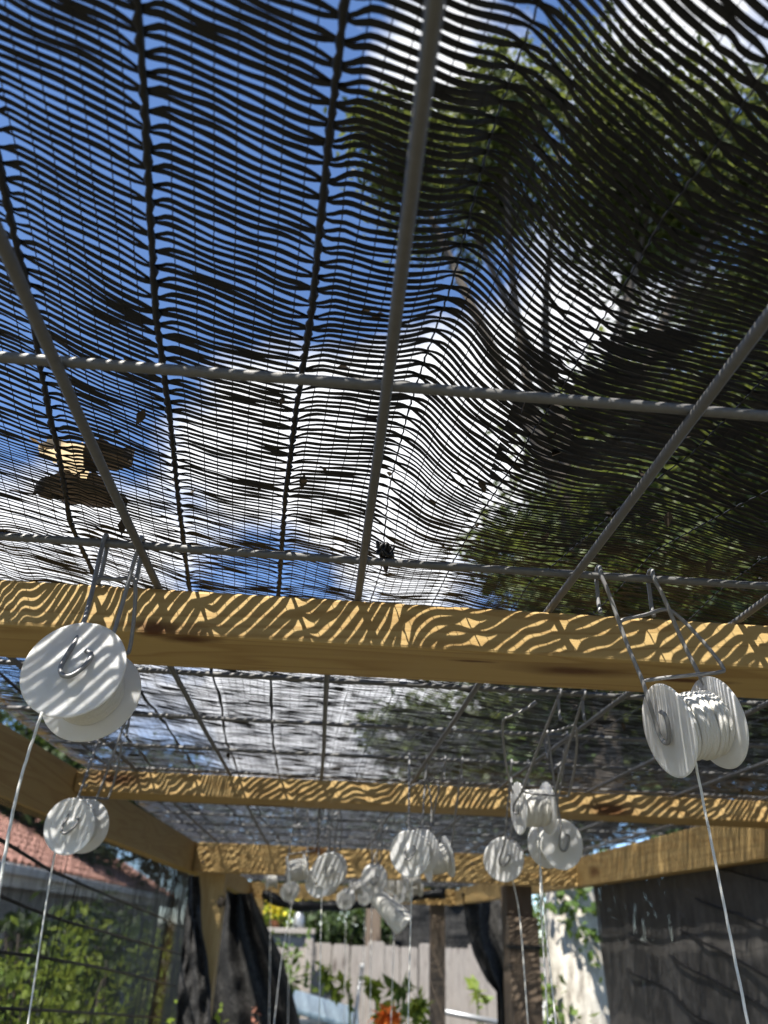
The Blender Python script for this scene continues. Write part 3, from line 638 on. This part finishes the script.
# ================================================================== trees
L = lambda px, py, D, r, w=1.0: (at(px, py, D), np.array([r, r, r * .75]), w)
tr1 = np.array([1.66, 5.15, 0.0])
ivy_tree = tree('tall tree with pale ivy-clad trunk and high crown above the frame', tr1, .25,
     [L(560, 150, 4.3, .95, 1.2), L(455, 190, 4.6, .75, .9), L(660, 160, 4.4, .9, 1.1), L(730, 240, 4.6, 1.0, 1.2), L(640, 240, 4.8, .7, .7), L(400, 150, 4.5, .5, .45), L(500, 100, 4.0, .45, .4), L(768, 150, 4.2, .8, .8), L(600, 430, 5.0, .55, .7), L(615, 520, 5.0, .6, .8), L(580, 585, 5.0, .55, .7), L(650, 590, 5.1, .6, .7), L(560, 690, 5.1, .5, .5), L(640, 690, 5.1, .55, .5)],
     None, .085, 4200, M['leaf_tree'], M['bark'], 3, taper=.93, lean=[tr1 - np.array([0, 0, .2]), tr1 + np.array([-.01, 0, .9]), tr1 + np.array([-.08, 0, 1.9]), tr1 + np.array([-.12, 0, 3.0])])
# ivy climbing the trunk
q = np.random.RandomState(5); n_ = 2200; z = q.rand(n_) * 3.2 + .2; a = q.normal(-2.0, .75, n_); rr = .27 + .05 * q.rand(n_)
cx = tr1[0] - .08 * (z / 1.9).clip(0, 1.5); keep = np.sin(z * 5 + a * 2) + q.rand(n_) > .1
ivp = np.stack([cx + rr * np.cos(a), tr1[1] + rr * np.sin(a), z], -1)[keep]
leaves('ivy', ivp, .055, M['leaf_ivy'], ivy_tree, 6, 0, .85)
tree('broad dark tree filling the view right of the frame', (4.2, 9.5, 0), .22,
     [L(640, 440, 7.5, 1.3, 1.3), L(730, 400, 7.0, 1.5, 1.5), L(600, 520, 8.5, 1.2, 1.2), L(700, 520, 8.0, 1.6, 1.6), L(768, 500, 7.0, 1.3, 1.2), L(530, 560, 9.0, .9, .8), L(768, 330, 6.8, 1.0, .8), L(650, 600, 9.0, 1.5, 1.4), L(740, 620, 8.0, 1.4, 1.3)],
     None, .13, 3600, M['leaf_tree'], M['bark_dark'], 4)
tree('tree standing beyond the fence behind the middle of the frame', (2.6, 15.5, 0), .2,
     [L(560, 715, 15, 1.7, 1.2), L(470, 735, 15.5, 1.5, 1.1), L(400, 735, 16, .9, .7), L(640, 735, 15, 1.9, 1.3), L(540, 770, 15.5, 2.0, 1.3), L(460, 785, 16, 1.6, 1)],
     None, .2, 1500, M['leaf_tree'], M['bark_dark'], 5)
tree('dark evergreen tree by the right boundary', (6.5, 13.5, 0), .25,
     [L(720, 680, 12, 2.0, 1.4), L(768, 730, 12, 1.9, 1.4), L(690, 760, 13, 2.0, 1.4), L(768, 800, 12, 2.0, 1.2)],
     None, .2, 1700, M['leaf_dark'], M['bark_dark'], 6)
tree('dark evergreen tree rising behind the neighbouring tiled house', (-7.6, 17.5, 0), .25,
     [L(30, 720, 14, 1.2, 1.1), L(80, 760, 15, 1.2, 1.1), L(20, 790, 14, 1.4, 1.1), L(150, 800, 17, 1.3, 1), L(120, 830, 17, 1.4, 1), L(10, 840, 14, 1.3, 1)],
     None, .2, 1500, M['leaf_dark'], M['bark_dark'], 7)
tree('wide leafy tree far behind the picket fence', (-1.5, 22, 0), .3,
     [L(230, 838, 22, 1.6, 1), L(310, 850, 22, 2.0, 1.2), L(400, 850, 22, 2.2, 1.3), L(260, 880, 21, 1.9, 1), L(340, 890, 21, 2.0, 1), L(430, 885, 21, 2.0, 1), L(480, 840, 22, 1.8, 1)],
     None, .24, 1300, M['leaf_dark'], M['bark_dark'], 8)

# ================================================================== fences
def fence(label, p0, p1, top, bw, mat, seed, notch=True):
    p0, p1 = np.array([*p0, 0.0]), np.array([*p1, 0.0]); L_ = np.linalg.norm(p1 - p0); d = (p1 - p0) / L_; nrm = np.array([d[1], -d[0], 0])
    t = thing('picket_fence', label, 'fence', tuple(p0)); n_ = int(L_ / (bw + .004)); q = np.random.RandomState(seed); ang = math.atan2(d[1], d[0])
    ms = []
    for v in range(3):
        bm = bmesh.new(); h = top; w = bw / 2; c_ = .012 * (1 + .3 * v)
        pr = [(-w, 0), (w, 0), (w, h - c_), (w - c_, h), (-w + c_, h), (-w, h - c_)]
        f = bm.faces.new([bm.verts.new((z, x, -.009)) for x, z in pr]); e = bmesh.ops.extrude_face_region(bm, geom=[f])
        bmesh.ops.translate(bm, verts=[g_ for g_ in e['geom'] if isinstance(g_, bmesh.types.BMVert)], vec=(0, 0, .018)); bmesh.ops.recalc_face_normals(bm, faces=bm.faces)
        ms.append(bm_mesh(bm, 'board', mat))
    for i in range(n_):
        o = obj('board', ms[i % 3], t); c = d * (i + .5) * (bw + .004) + nrm * (.004 * q.randn()); hz = .012 * q.randn()
        # local X runs up the board, local Y along the fence
        o.matrix_local = Matrix(((0, d[0], nrm[0], c[0]), (0, d[1], nrm[1], c[1]), (1, 0, 0, hz - .02), (0, 0, 0, 1))) @ Matrix.Rotation(.006 * q.randn(), 4, 'Z')
    for z in (.4, top - .35):
        lumber('fence_rail', tuple(p0 - nrm * .035 + np.array([0, 0, z])), tuple(p1 - nrm * .035 + np.array([0, 0, z])), .038, .089, mat, t)
    return t
FD = 7.2
fz = at(420, 943, FD)[2]
x0, x1 = at(296, 960, FD)[0], at(760, 960, FD)[0]
fence('weathered grey picket fence closing off the garden behind the frame', (x0, FD), (x1, FD + .3), fz, .14, M['fence_wood'], 3)
fence('grey board fence along the left behind the bushes', (-1.75, 3.2), (-2.05, 9.8), 1.62, .14, M['fence_wood'], 4)
fp = at(373, 930, FD + .25)
tag(lumber('fence_post', (fp[0], FD + .25, 0), (fp[0], FD + .25, at(373, 898, FD + .25)[2]), .12, .10, M['pine_old'], None), 'brown post standing up behind the picket fence', 'post')
# pale ledge with pots left of the fence
lx0, lx1 = at(272, 930, 6.8)[0], at(312, 930, 6.8)[0]; lz = at(290, 928, 6.8)[2]
ledge = thing('potting_bench', 'pale wooden potting bench end left of the picket fence', 'bench', ((lx0 + lx1) / 2 - .05, 6.9, 0))
lw = lx1 - lx0 + .15
obj('bench_top', box_mesh('bench_top', lw, .35, .035, M['fence_wood'], .004), ledge, (0, 0, lz - .018))
for i in range(3): 
    o = obj('panel_board', box_mesh('panel_board', lw, .02, .14, M['fence_wood'], .003), ledge, (0, -.12, lz - .12 - i * .15))
for sx in (-1, 1):
    for sy in (-1, 1): obj('leg', box_mesh('leg', .06, .06, lz - .036, M['fence_wood'], .004), ledge, (sx * (lw / 2 - .04), sy * .13, (lz - .036) / 2))
def pot(label, x, y, z, r, h, mat, flower, seed, cat='flower pot', n_=120, spread=.1):
    t = thing('flower_pot', label, cat, (x, y, z)); V, Q = lathe([(.002, 0), (r * .7, 0), (r * .95, h * .85), (r * 1.08, h * .85), (r * 1.08, h), (r * .92, h), (r * .9, h * .85), (.002, h * .8)], 24)
    obj('pot', mesh_np('pot', V, Q, mat, True), t); q = np.random.RandomState(seed)
    p = np.array([x, y, z + h]) + q.randn(n_, 3) * np.array([spread, spread * .7, spread * .6]) + np.array([0, 0, spread * .7])
    leaves('foliage', p, .07, M['leaf_bright'], t, seed)
    if flower: leaves('blossom', p[:n_ // 2] + np.array([0, -.02, .04]), .05, flower, t, seed + 1, 1, .9)
    return t
p = at(274, 922, 6.85); pot('terracotta pot of yellow flowers on the potting bench', p[0], 6.85, lz + .001, .06, .05, M['terra'], M['flower_yellow'], 2, spread=.06)
p = at(299, 920, 6.85)
jar = thing('glass_jar', 'small grey jar with lid on the potting bench', 'jar', (p[0], 6.85, lz + .001))
V, Q = lathe([(.002, 0), (.04, 0), (.043, .01), (.043, .085), (.03, .1), (.03, .11), (.002, .11)], 20); obj('body', mesh_np('body', V, Q, M['metal'], True), jar)
V, Q = lathe([(.002, .111), (.033, .111), (.033, .13), (.002, .132)], 20); obj('lid', mesh_np('lid', V, Q, M['white'], True), jar)

# ================================================================== left neighbour house
HX = -3.15; ez = at(20, 880, 9.0)[2]; hy0, hy1 = 4.5, 20.0
house = thing('house', 'neighbouring house with pinkish tiled roof and white eave beyond the left fence', 'house', (HX, hy0, 0))
obj('wall', box_mesh('wall', .2, hy1 - hy0, ez, M['wall'], .01), house, (-.45, (hy1 - hy0) / 2, ez / 2))
obj('wall', box_mesh('wall', 6.0, .2, ez - .02, M['wall'], .01), house, (-3.5, .1, ez / 2 - .01))
obj('fascia', box_mesh('fascia', .03, hy1 - hy0 + .6, .16, M['white'], .004), house, (0, (hy1 - hy0) / 2, ez + .02))
obj('gutter', box_mesh('gutter', .10, hy1 - hy0 + .6, .10, M['white'], .02, 3), house, (.07, (hy1 - hy0) / 2, ez + .09))
pit = math.radians(27)
obj('roof', box_mesh('roof', 3.9, hy1 - hy0 + .5, .06, M['bark_dark'], .004), house, (-1.74, (hy1 - hy0) / 2, ez + .05 + 1.74 * math.tan(pit))).rotation_euler = (0, pit, 0)
for i in range(3):
    w_ = obj('window', box_mesh('window', .06, 1.1, .9, M['white'], .01), house, (-.33, 2.0 + i * 4.2, ez - .85)); obj('pane', box_mesh('pane', .02, .98, .78, M['glass'], .002), w_, (.035, 0, 0))
VV, QQ, nv = [], [], 0
for c_ in range(16):                                               # courses of barrel tiles
    s0 = .05 + c_ * .235; ny = int((hy1 - hy0 + .4) / .24)
    for j in range(ny):
        y0 = -.2 + j * .24; q = np.random.RandomState(c_ * 99 + j).rand() * .012
        for a0 in range(5):
            a = math.pi * a0 / 4; yy_ = y0 + .12 - .11 * math.cos(a); h0 = .05 * math.sin(a) + .07 + q
            for s, dh in ((s0, .02), (s0 + .26, 0)):
                VV.append((-s * math.cos(pit) - (h0 + dh) * math.sin(pit) * -1 * 0, yy_, ez + .06 + s * math.sin(pit) + (h0 + dh) * math.cos(pit)))
        for a0 in range(4): b = nv + a0 * 2; QQ.append((b, b + 1, b + 3, b + 2))
        nv += 10
o = obj('roof_tile', mesh_np('roof_tile', VV, QQ, M['tile'], True), house); o['kind'] = 'stuff'

# ================================================================== garden plants
def bush(label, c, r, n_, mat, seed, size=.07, name='shrub'):
    c = np.asarray(c, dtype=float); t = thing(name, label, 'shrub', (c[0], c[1], 0)); q = np.random.RandomState(seed)
    for i in range(7):
        e = c + q.randn(3) * np.asarray(r) * .5; tube('stem', smooth_path([(c[0] + .06 * q.randn(), c[1] + .06 * q.randn(), -.03), (c + e) / 2 - np.array([0, 0, c[2] * .25]), e], 5), np.linspace(.012, .003, 11), M['bark_dark'], t, 5)
    leaves('foliage', np.vstack([blob(c, r, n_, seed), blob(c - np.array([0, 0, r[2] * .8]), r, n_ // 2, seed + 1)]), size, mat, t, seed, .5, .5)
    return t
def bp(px, py, D): return at(px, py, D)
bush('bright yellow-green bush beyond the left netting, nearest the left rail', bp(45, 1012, 3.0), (.32, .35, .27), 850, M['leaf_bright'], 11, .04)
bush('bright yellow-green bush beyond the left netting, before the corner post', bp(120, 1010, 3.7), (.36, .4, .30), 850, M['leaf_bright'], 12, .042)
bush('leafy green bush beyond the corner post', bp(185, 1000, 4.6), (.34, .4, .42), 800, M['leaf_bright'], 13, .045)
bush('dark green shrub under the white eave', bp(50, 945, 5.2), (.8, .7, .22), 900, M['leaf_dark'], 14, .08)
bush('dark green shrub left of the potting bench', bp(235, 985, 6.0), (.45, .5, .5), 1100, M['leaf_ivy'], 15, .07)
bush('leafy vine bush behind the white board right of the weathered post', bp(548, 915, 7.9), (.42, .3, .42), 1500, M['leaf_ivy'], 16, .06)
bush('dark hedge bush just behind the picket fence', bp(345, 925, 8.6), (.62, .35, .26), 1500, M['leaf_dark'], 17, .08)
def stalk(label, pts, mat, seed, n_=60, size=.07, flower=None, fl=None):
    P = smooth_path(pts, 8); base = P[0]; t = thing('garden_plant', label, 'plant', (base[0], base[1], 0)); q = np.random.RandomState(seed)
    tube('stem', np.vstack([[(base[0], base[1], -.03)], P]), np.linspace(.008, .003, len(P) + 1), M['leaf_ivy'], t, 6)
    k_ = (len(P) * (.35 + .64 * q.rand(n_))).astype(int); leaves('foliage', P[k_] + q.randn(n_, 3) * .012, size, mat, t, seed, .4, .5)
    if flower: leaves('blossom', np.asarray(fl) + q.randn(90, 3) * np.array([.026, .026, .018]), .035, flower, t, seed + 2, 1, .9)
    return t
def col(px, py, D, h): b = at(px, py, D); return [(b[0], b[1], 0), (b[0], b[1], h)]
g1 = at(350, 1024, 4.2)
stalk('tall bright green leafy shoot leaning before the picket fence', [(g1[0], 4.2, 0.05), g1, at(335, 990, 4.2), at(322, 966, 4.2)], M['leaf_bright'], 21, 90, .05)
g1 = at(376, 1024, 4.3); stalk('short upright green shoot beside the orange flower', [(g1[0], 4.3, .05), g1, at(370, 985, 4.3)], M['leaf_bright'], 22, 50, .06)
g1 = at(390, 1024, 4.1); stalk('bushy plant with a large orange flower head', [(g1[0], 4.1, .05), g1 - np.array([0, 0, .1]), at(389, 1018, 4.1)], M['leaf_bright'], 23, 90, .055, M['flower_orange'], at(388, 1016, 4.08))
g1 = at(402, 1024, 5.0); stalk('thin plant with a flat dark leaf tuft before the fence', [(g1[0], 5.0, .05), g1, at(403, 983, 5.0)], M['leaf_ivy'], 24, 26, .10)
g1 = at(418, 1024, 4.0); stalk('low bright green foliage by the far post', [(g1[0], 4.0, .05), g1 - np.array([0, 0, .05]), at(420, 1012, 4.0)], M['leaf_bright'], 25, 90, .055)
g1 = at(262, 1030, 4.4); stalk('pink flowering plant below the draped black net', [(g1[0], 4.4, .05), g1 - np.array([0, 0, .1]), at(262, 1020, 4.4)], M['leaf_ivy'], 26, 60, .07, M['flower_pink'], at(262, 1014, 4.36))
for px, py, sd_, lab in ((478, 1002, 27, 'thin seedling leaves against the fence left of the weathered post'), (548, 1000, 28, 'pale green sprig right of the weathered post')):
    g1 = at(px, py + 20, 6.3); stalk(lab, [(g1[0], 6.3, .05), g1, at(px, py - 12, 6.3)], M['leaf_bright'], sd_, 18, .10)
st0, st1 = at(362, 966, 4.6), at(354, 1024, 4.6)
stk = thing('garden_stake', 'slim pale metal stake stuck in the bed before the fence', 'stake', (st1[0], 4.6, 0))
tube('rod', [(st1[0] - .02, 4.6, -.05), st1, st0], .009, M['metal'], stk, 8); bm = bmesh.new(); bmesh.ops.create_uvsphere(bm, u_segments=10, v_segments=6, radius=.014); obj('end_cap', bm_mesh(bm, 'end_cap', M['white'], True), stk, tuple(rel(st0, stk)))
# pale blue bin lid
b0 = at(325, 1016, 5.2)
bn = thing('storage_bin', 'pale blue storage bin with sloping lid before the fence', 'bin', (b0[0], 5.3, 0))
obj('body', box_mesh('body', .34, .34, b0[2] - .04, M['blue'], .02), bn, (0, 0, (b0[2] - .04) / 2)); o = obj('lid', box_mesh('lid', .40, .40, .03, M['blue'], .01), bn, (0, 0, b0[2] + .02)); o.rotation_euler = (.15, .22, 0)
# white boards leaning right of the weathered post
wb = at(548, 985, 6.2)
lb = thing('leaning_panel', 'sunlit white board leaning on the fence right of the weathered post', 'board', (wb[0], 6.9, 0))
for i in range(3):
    o = obj('slat', box_mesh('slat', .115, .02, wb[2] - i * .07, M['white'], .004), lb, (-.12 + i * .125, -.1, (wb[2] - i * .07) / 2)); o.rotation_euler = (-.05, 0, 0)
for z in (.4, 1.2): obj('batten', box_mesh('batten', .36, .02, .06, M['white'], .003), lb, (0, -.075, z))
# pole along the bed
pp0, pp1 = at(440, 1012, 6.0), at(500, 1022, 6.0)
pl_ = thing('rail_pipe', 'grey pipe rail running before the fence behind the posts', 'pipe', (pp0[0], 6.0, 0)); tube('pipe', [pp0 + np.array([-.1, 0, .02]), pp1 + np.array([.25, 0, -.04])], .018, M['metal'], pl_, 10)
for q_ in (pp0, pp1): tube('upright', [(q_[0], 6.0, -.05), q_ - np.array([0, 0, .012])], .014, M['metal'], pl_, 8)

# ================================================================== side nets
def side_net(label, x, y0, y1, ztop, zbot, wav, cover, pitch_, mat, cordpts, seed, edge=None, lean=0.0, gape=3.0):
    t = thing('side_shade_net', label, 'shade net', (x, y0, zbot)); ny = int((y1 - y0) / pitch_); zz = np.linspace(0, 1, 46)
    yv = (y0 + np.arange(ny) * pitch_)[:, None]; q = np.random.RandomState(seed)
    yb = np.broadcast_to(yv, (ny, 46)); zf = np.broadcast_to(zz, (ny, 46)); zt_ = ztop(yb) if callable(ztop) else ztop
    Zc = zbot + (zt_ - zbot) * zf
    off = wav * (2.0 * vnoise(yb, Zc, seed, 2.3) + 1.0 * vnoise(yb, Zc, seed + 1, 6.5) + .35 * vnoise(yb, Zc, seed + 2, 16)) * (1 - zf ** 6)
    Yc = yb + pitch_ * (.8 * vnoise(np.arange(ny)[:, None] * .37 + zf * 0, Zc * 14, seed + 3, 1) + .6 * vnoise(np.arange(ny)[:, None] * .02 + zf * 0, Zc * 3, seed + 4, 1) * gape)
    Xc = x + off + lean * (1 - zf)
    h = pitch_ * cover / 2 * (1 + .3 * vnoise(np.arange(ny)[:, None] * .7 + zf * 0, Zc * 20, seed + 5, 1)); V = np.stack([np.stack([Xc, Yc - h, Zc], -1), np.stack([Xc + .0006, Yc + h, Zc], -1)], 2)
    keep = np.ones((ny, 45), bool) if edge is None else (edge(yb, Zc)[:, :-1] & edge(yb, Zc)[:, 1:])
    idx = (np.arange(ny)[:, None] * 46 + np.arange(46)[None, :]) * 2; a, b = idx[:, :-1][keep], idx[:, 1:][keep]
    o = obj('woven_tape', mesh_np('woven_tape', V.reshape(-1, 3) - np.array([x, y0, zbot]), np.stack([a, a + 1, b + 1, b], -1), mat, True), t); o['kind'] = 'stuff'
    for cp in cordpts:
        P = smooth_path(cp, 14); P[:, 0] = x + wav * (2.0 * vnoise(P[:, 1], P[:, 2], seed, 2.3) + 1.0 * vnoise(P[:, 1], P[:, 2], seed + 1, 6.5) + .35 * vnoise(P[:, 1], P[:, 2], seed + 2, 16)) + lean * (1 - (P[:, 2] - zbot) / (TOP - .05 - zbot)) - (.007 if x > 0 else .001)
        tube('cord', P, .0028, M['cord'], t, 6)
    return t
def on_x(px, py, x):
    d = dirpx(px, py); return CAM + d * (x / d[0])
XLN = -.452
def onl(px, py):
    p = on_x(px, py, XLN); return p
lc = [[(-40, 815), (0, 838), (60, 872), (130, 905), (190, 930)], [(-40, 880), (0, 895), (60, 918), (130, 940), (190, 957)], [(-40, 940), (0, 951), (60, 960), (130, 975), (190, 990)], [(-40, 1004), (0, 1008), (90, 1013), (190, 1020)]]
side_net('see-through black shade net hanging from the left rail', XLN, .75, 5.30, TOP - .02, .05, .010, .27, .0055, M['net'], [[onl(*p) for p in c] for c in lc], 71)
XRN = .925
rc = [[(640, 880), (690, 898), (768, 926), (840, 950)], [(632, 912), (690, 935), (768, 975), (840, 1005)], [(628, 935), (680, 962), (768, 1010), (840, 1050)], [(626, 968), (672, 995), (700, 1018), (768, 1050)], [(720, 868), (768, 880), (840, 898)]]
side_net('dense dark grey shade net hanging along the right rail', XRN, .9, 2.80, TOP - .06, .05, .032, 1.5, .0045, M['net_grey'], [[on_x(px, py, XRN) for px, py in c] for c in rc], 81, gape=.3)
side_net('second dark shade net hanging outside the dense right netting', XRN + .06, .9, 2.86, TOP - .05, .05, .02, 1.1, .005, M['net'], [], 85, gape=.3)

def drape(label, outline, D, seed, thick=.05, folds=9):
    """a hanging, gathered sheet of net: outline gives (left px, right px) at heights"""
    ys = [r[0] for r in outline]; pts = []
    rows = 40; cols = 60; t = None
    pyv = np.linspace(ys[0], ys[-1], rows); l = np.interp(pyv, ys, [r[1] for r in outline]); r_ = np.interp(pyv, ys, [r[2] for r in outline])
    V = np.zeros((rows, cols, 3))
    for i in range(rows):
        for j in range(cols):
            u = j / (cols - 1); p = at(l[i] + (r_[i] - l[i]) * u, pyv[i], D)
            p[1] += thick * math.sin(u * folds * 2 + .8 * math.sin(i * .12)) * (.5 + .5 * u) + .03 * float(vnoise(u * 6, i * .2, seed, 1.0)); V[i, j] = p
    last = V[-1]; low = last.copy(); low[:, 2] = .05; 
    n2 = 10
    V = np.concatenate([V, np.stack([last + (low - last) * (k_ / n2) for k_ in range(1, n2 + 1)])]); R2 = len(V)
    base = V[-1].mean(0); t = thing('draped_net', label, 'shade net', tuple(base))
    gi = np.arange(R2 * cols).reshape(R2, cols); Q = np.stack([gi[:-1, :-1], gi[:-1, 1:], gi[1:, 1:], gi[1:, :-1]], -1).reshape(-1, 4)
    o = obj('gathered_sheet', mesh_np('gathered_sheet', V.reshape(-1, 3) - base, Q, M['drape'], True), t)
    tube('hem_cord', V[:, -1], .004, M['cord'], t, 6); return t
drape('black net gathered and hanging beyond the left corner post', [(893, 222, 252), (930, 216, 268), (960, 213, 283), (990, 212, 291), (1024, 210, 300)], 4.3, 91)
drape('black net strip wrapped down the left corner post', [(876, 188, 198), (930, 184, 201), (960, 181, 206), (990, 178, 209), (1024, 176, 210)], 2.79, 92, .01, 4)
drape('black net looped beneath the right rail behind the weathered post', [(893, 462, 506), (925, 466, 506), (955, 474, 506), (980, 486, 506), (992, 496, 506)], 5.0, 93, .04, 6)
drape('dark screening net behind the picket fence', [(898, 392, 520), (945, 392, 520)], 7.75, 94, .03, 12)
# sagging roll of net slung under the far beam
P = [at(262, 893, 5.3), at(290, 905, 5.3), at(330, 906, 5.3), at(372, 903, 5.3), at(405, 897, 5.3), at(445, 893, 5.3)]
SPp = smooth_path(P, 10); tag(tube('net_roll', SPp, .022 + .012 * np.abs(np.sin(np.arange(len(SPp)) * .35)), M['net'], None, 10), 'black roll of net slung loosely under the far beam', 'net roll')

# ================================================================== leaf litter on the net
def dead_leaf(label, px, py, size, mat, seed, curl, rot):
    c = at_z(px, py, CAMZ + .29)
    for _ in range(5): c = at_z(px, py, float(znet(c[0], c[1])) + .004)
    nL, nWd = 14, 7; V = []
    for i in range(nL):
        u = i / (nL - 1); w = size * .42 * math.sin(math.pi * u ** .8) * (1 + .10 * math.sin(u * 9 + seed))
        for j in range(nWd):
            v = j / (nWd - 1) * 2 - 1; V.append(((u - .5) * size, v * w, curl * size * (v * v * .5 + .25 * math.sin(u * 3)) + .002 * math.sin(u * 20 + v * 5)))
    gi = np.arange(nL * nWd).reshape(nL, nWd); Q = np.stack([gi[:-1, :-1], gi[:-1, 1:], gi[1:, 1:], gi[1:, :-1]], -1).reshape(-1, 4)
    t = thing('fallen_leaf', label, 'leaf', (c[0], c[1], c[2])); b = obj('blade', mesh_np('blade', V, Q, mat, True), t)
    tube('stalk', np.array([(-size * .5, 0, .0005), (-size * .75, .003, .002)]) + c, .0009, mat, t, 5); t.rotation_euler = (0, 0, rot); return t
dead_leaf('pale tan dried leaf caught on top of the net above left spool', 66, 466, .046, M['leaf_dry'], 1, .30, 1.2)
dead_leaf('large shaded fold of the dried leaf, coloured dark, caught on the net above left spool', 80, 503, .066, M['leaf_dead'], 2, .25, .25)  # leaf's shaded fold built as its own leaf, shade put into dark colour
dead_leaf('small shaded fold of the dried leaf, coloured dark, beside the near wire rod above left spool', 108, 466, .044, M['leaf_dead'], 3, .3, -.5)  # second shaded fold, its shade again given by the dark colour
q = np.random.RandomState(8); n_ = 420; x = q.uniform(-.4, .85, n_); y = np.concatenate([q.uniform(.3, .6, 90), q.uniform(.6, 5.2, n_ - 90)]); pts = np.stack([x, y, znet(x, y) + .002], -1)
o = leaves('leaf_litter', pts, .011, M['leaf_dead'], None, 9, 3); o['kind'] = 'stuff'; o['label'] = 'small dark leaf litter scattered on the overhead net'; o['category'] = 'leaf litter'
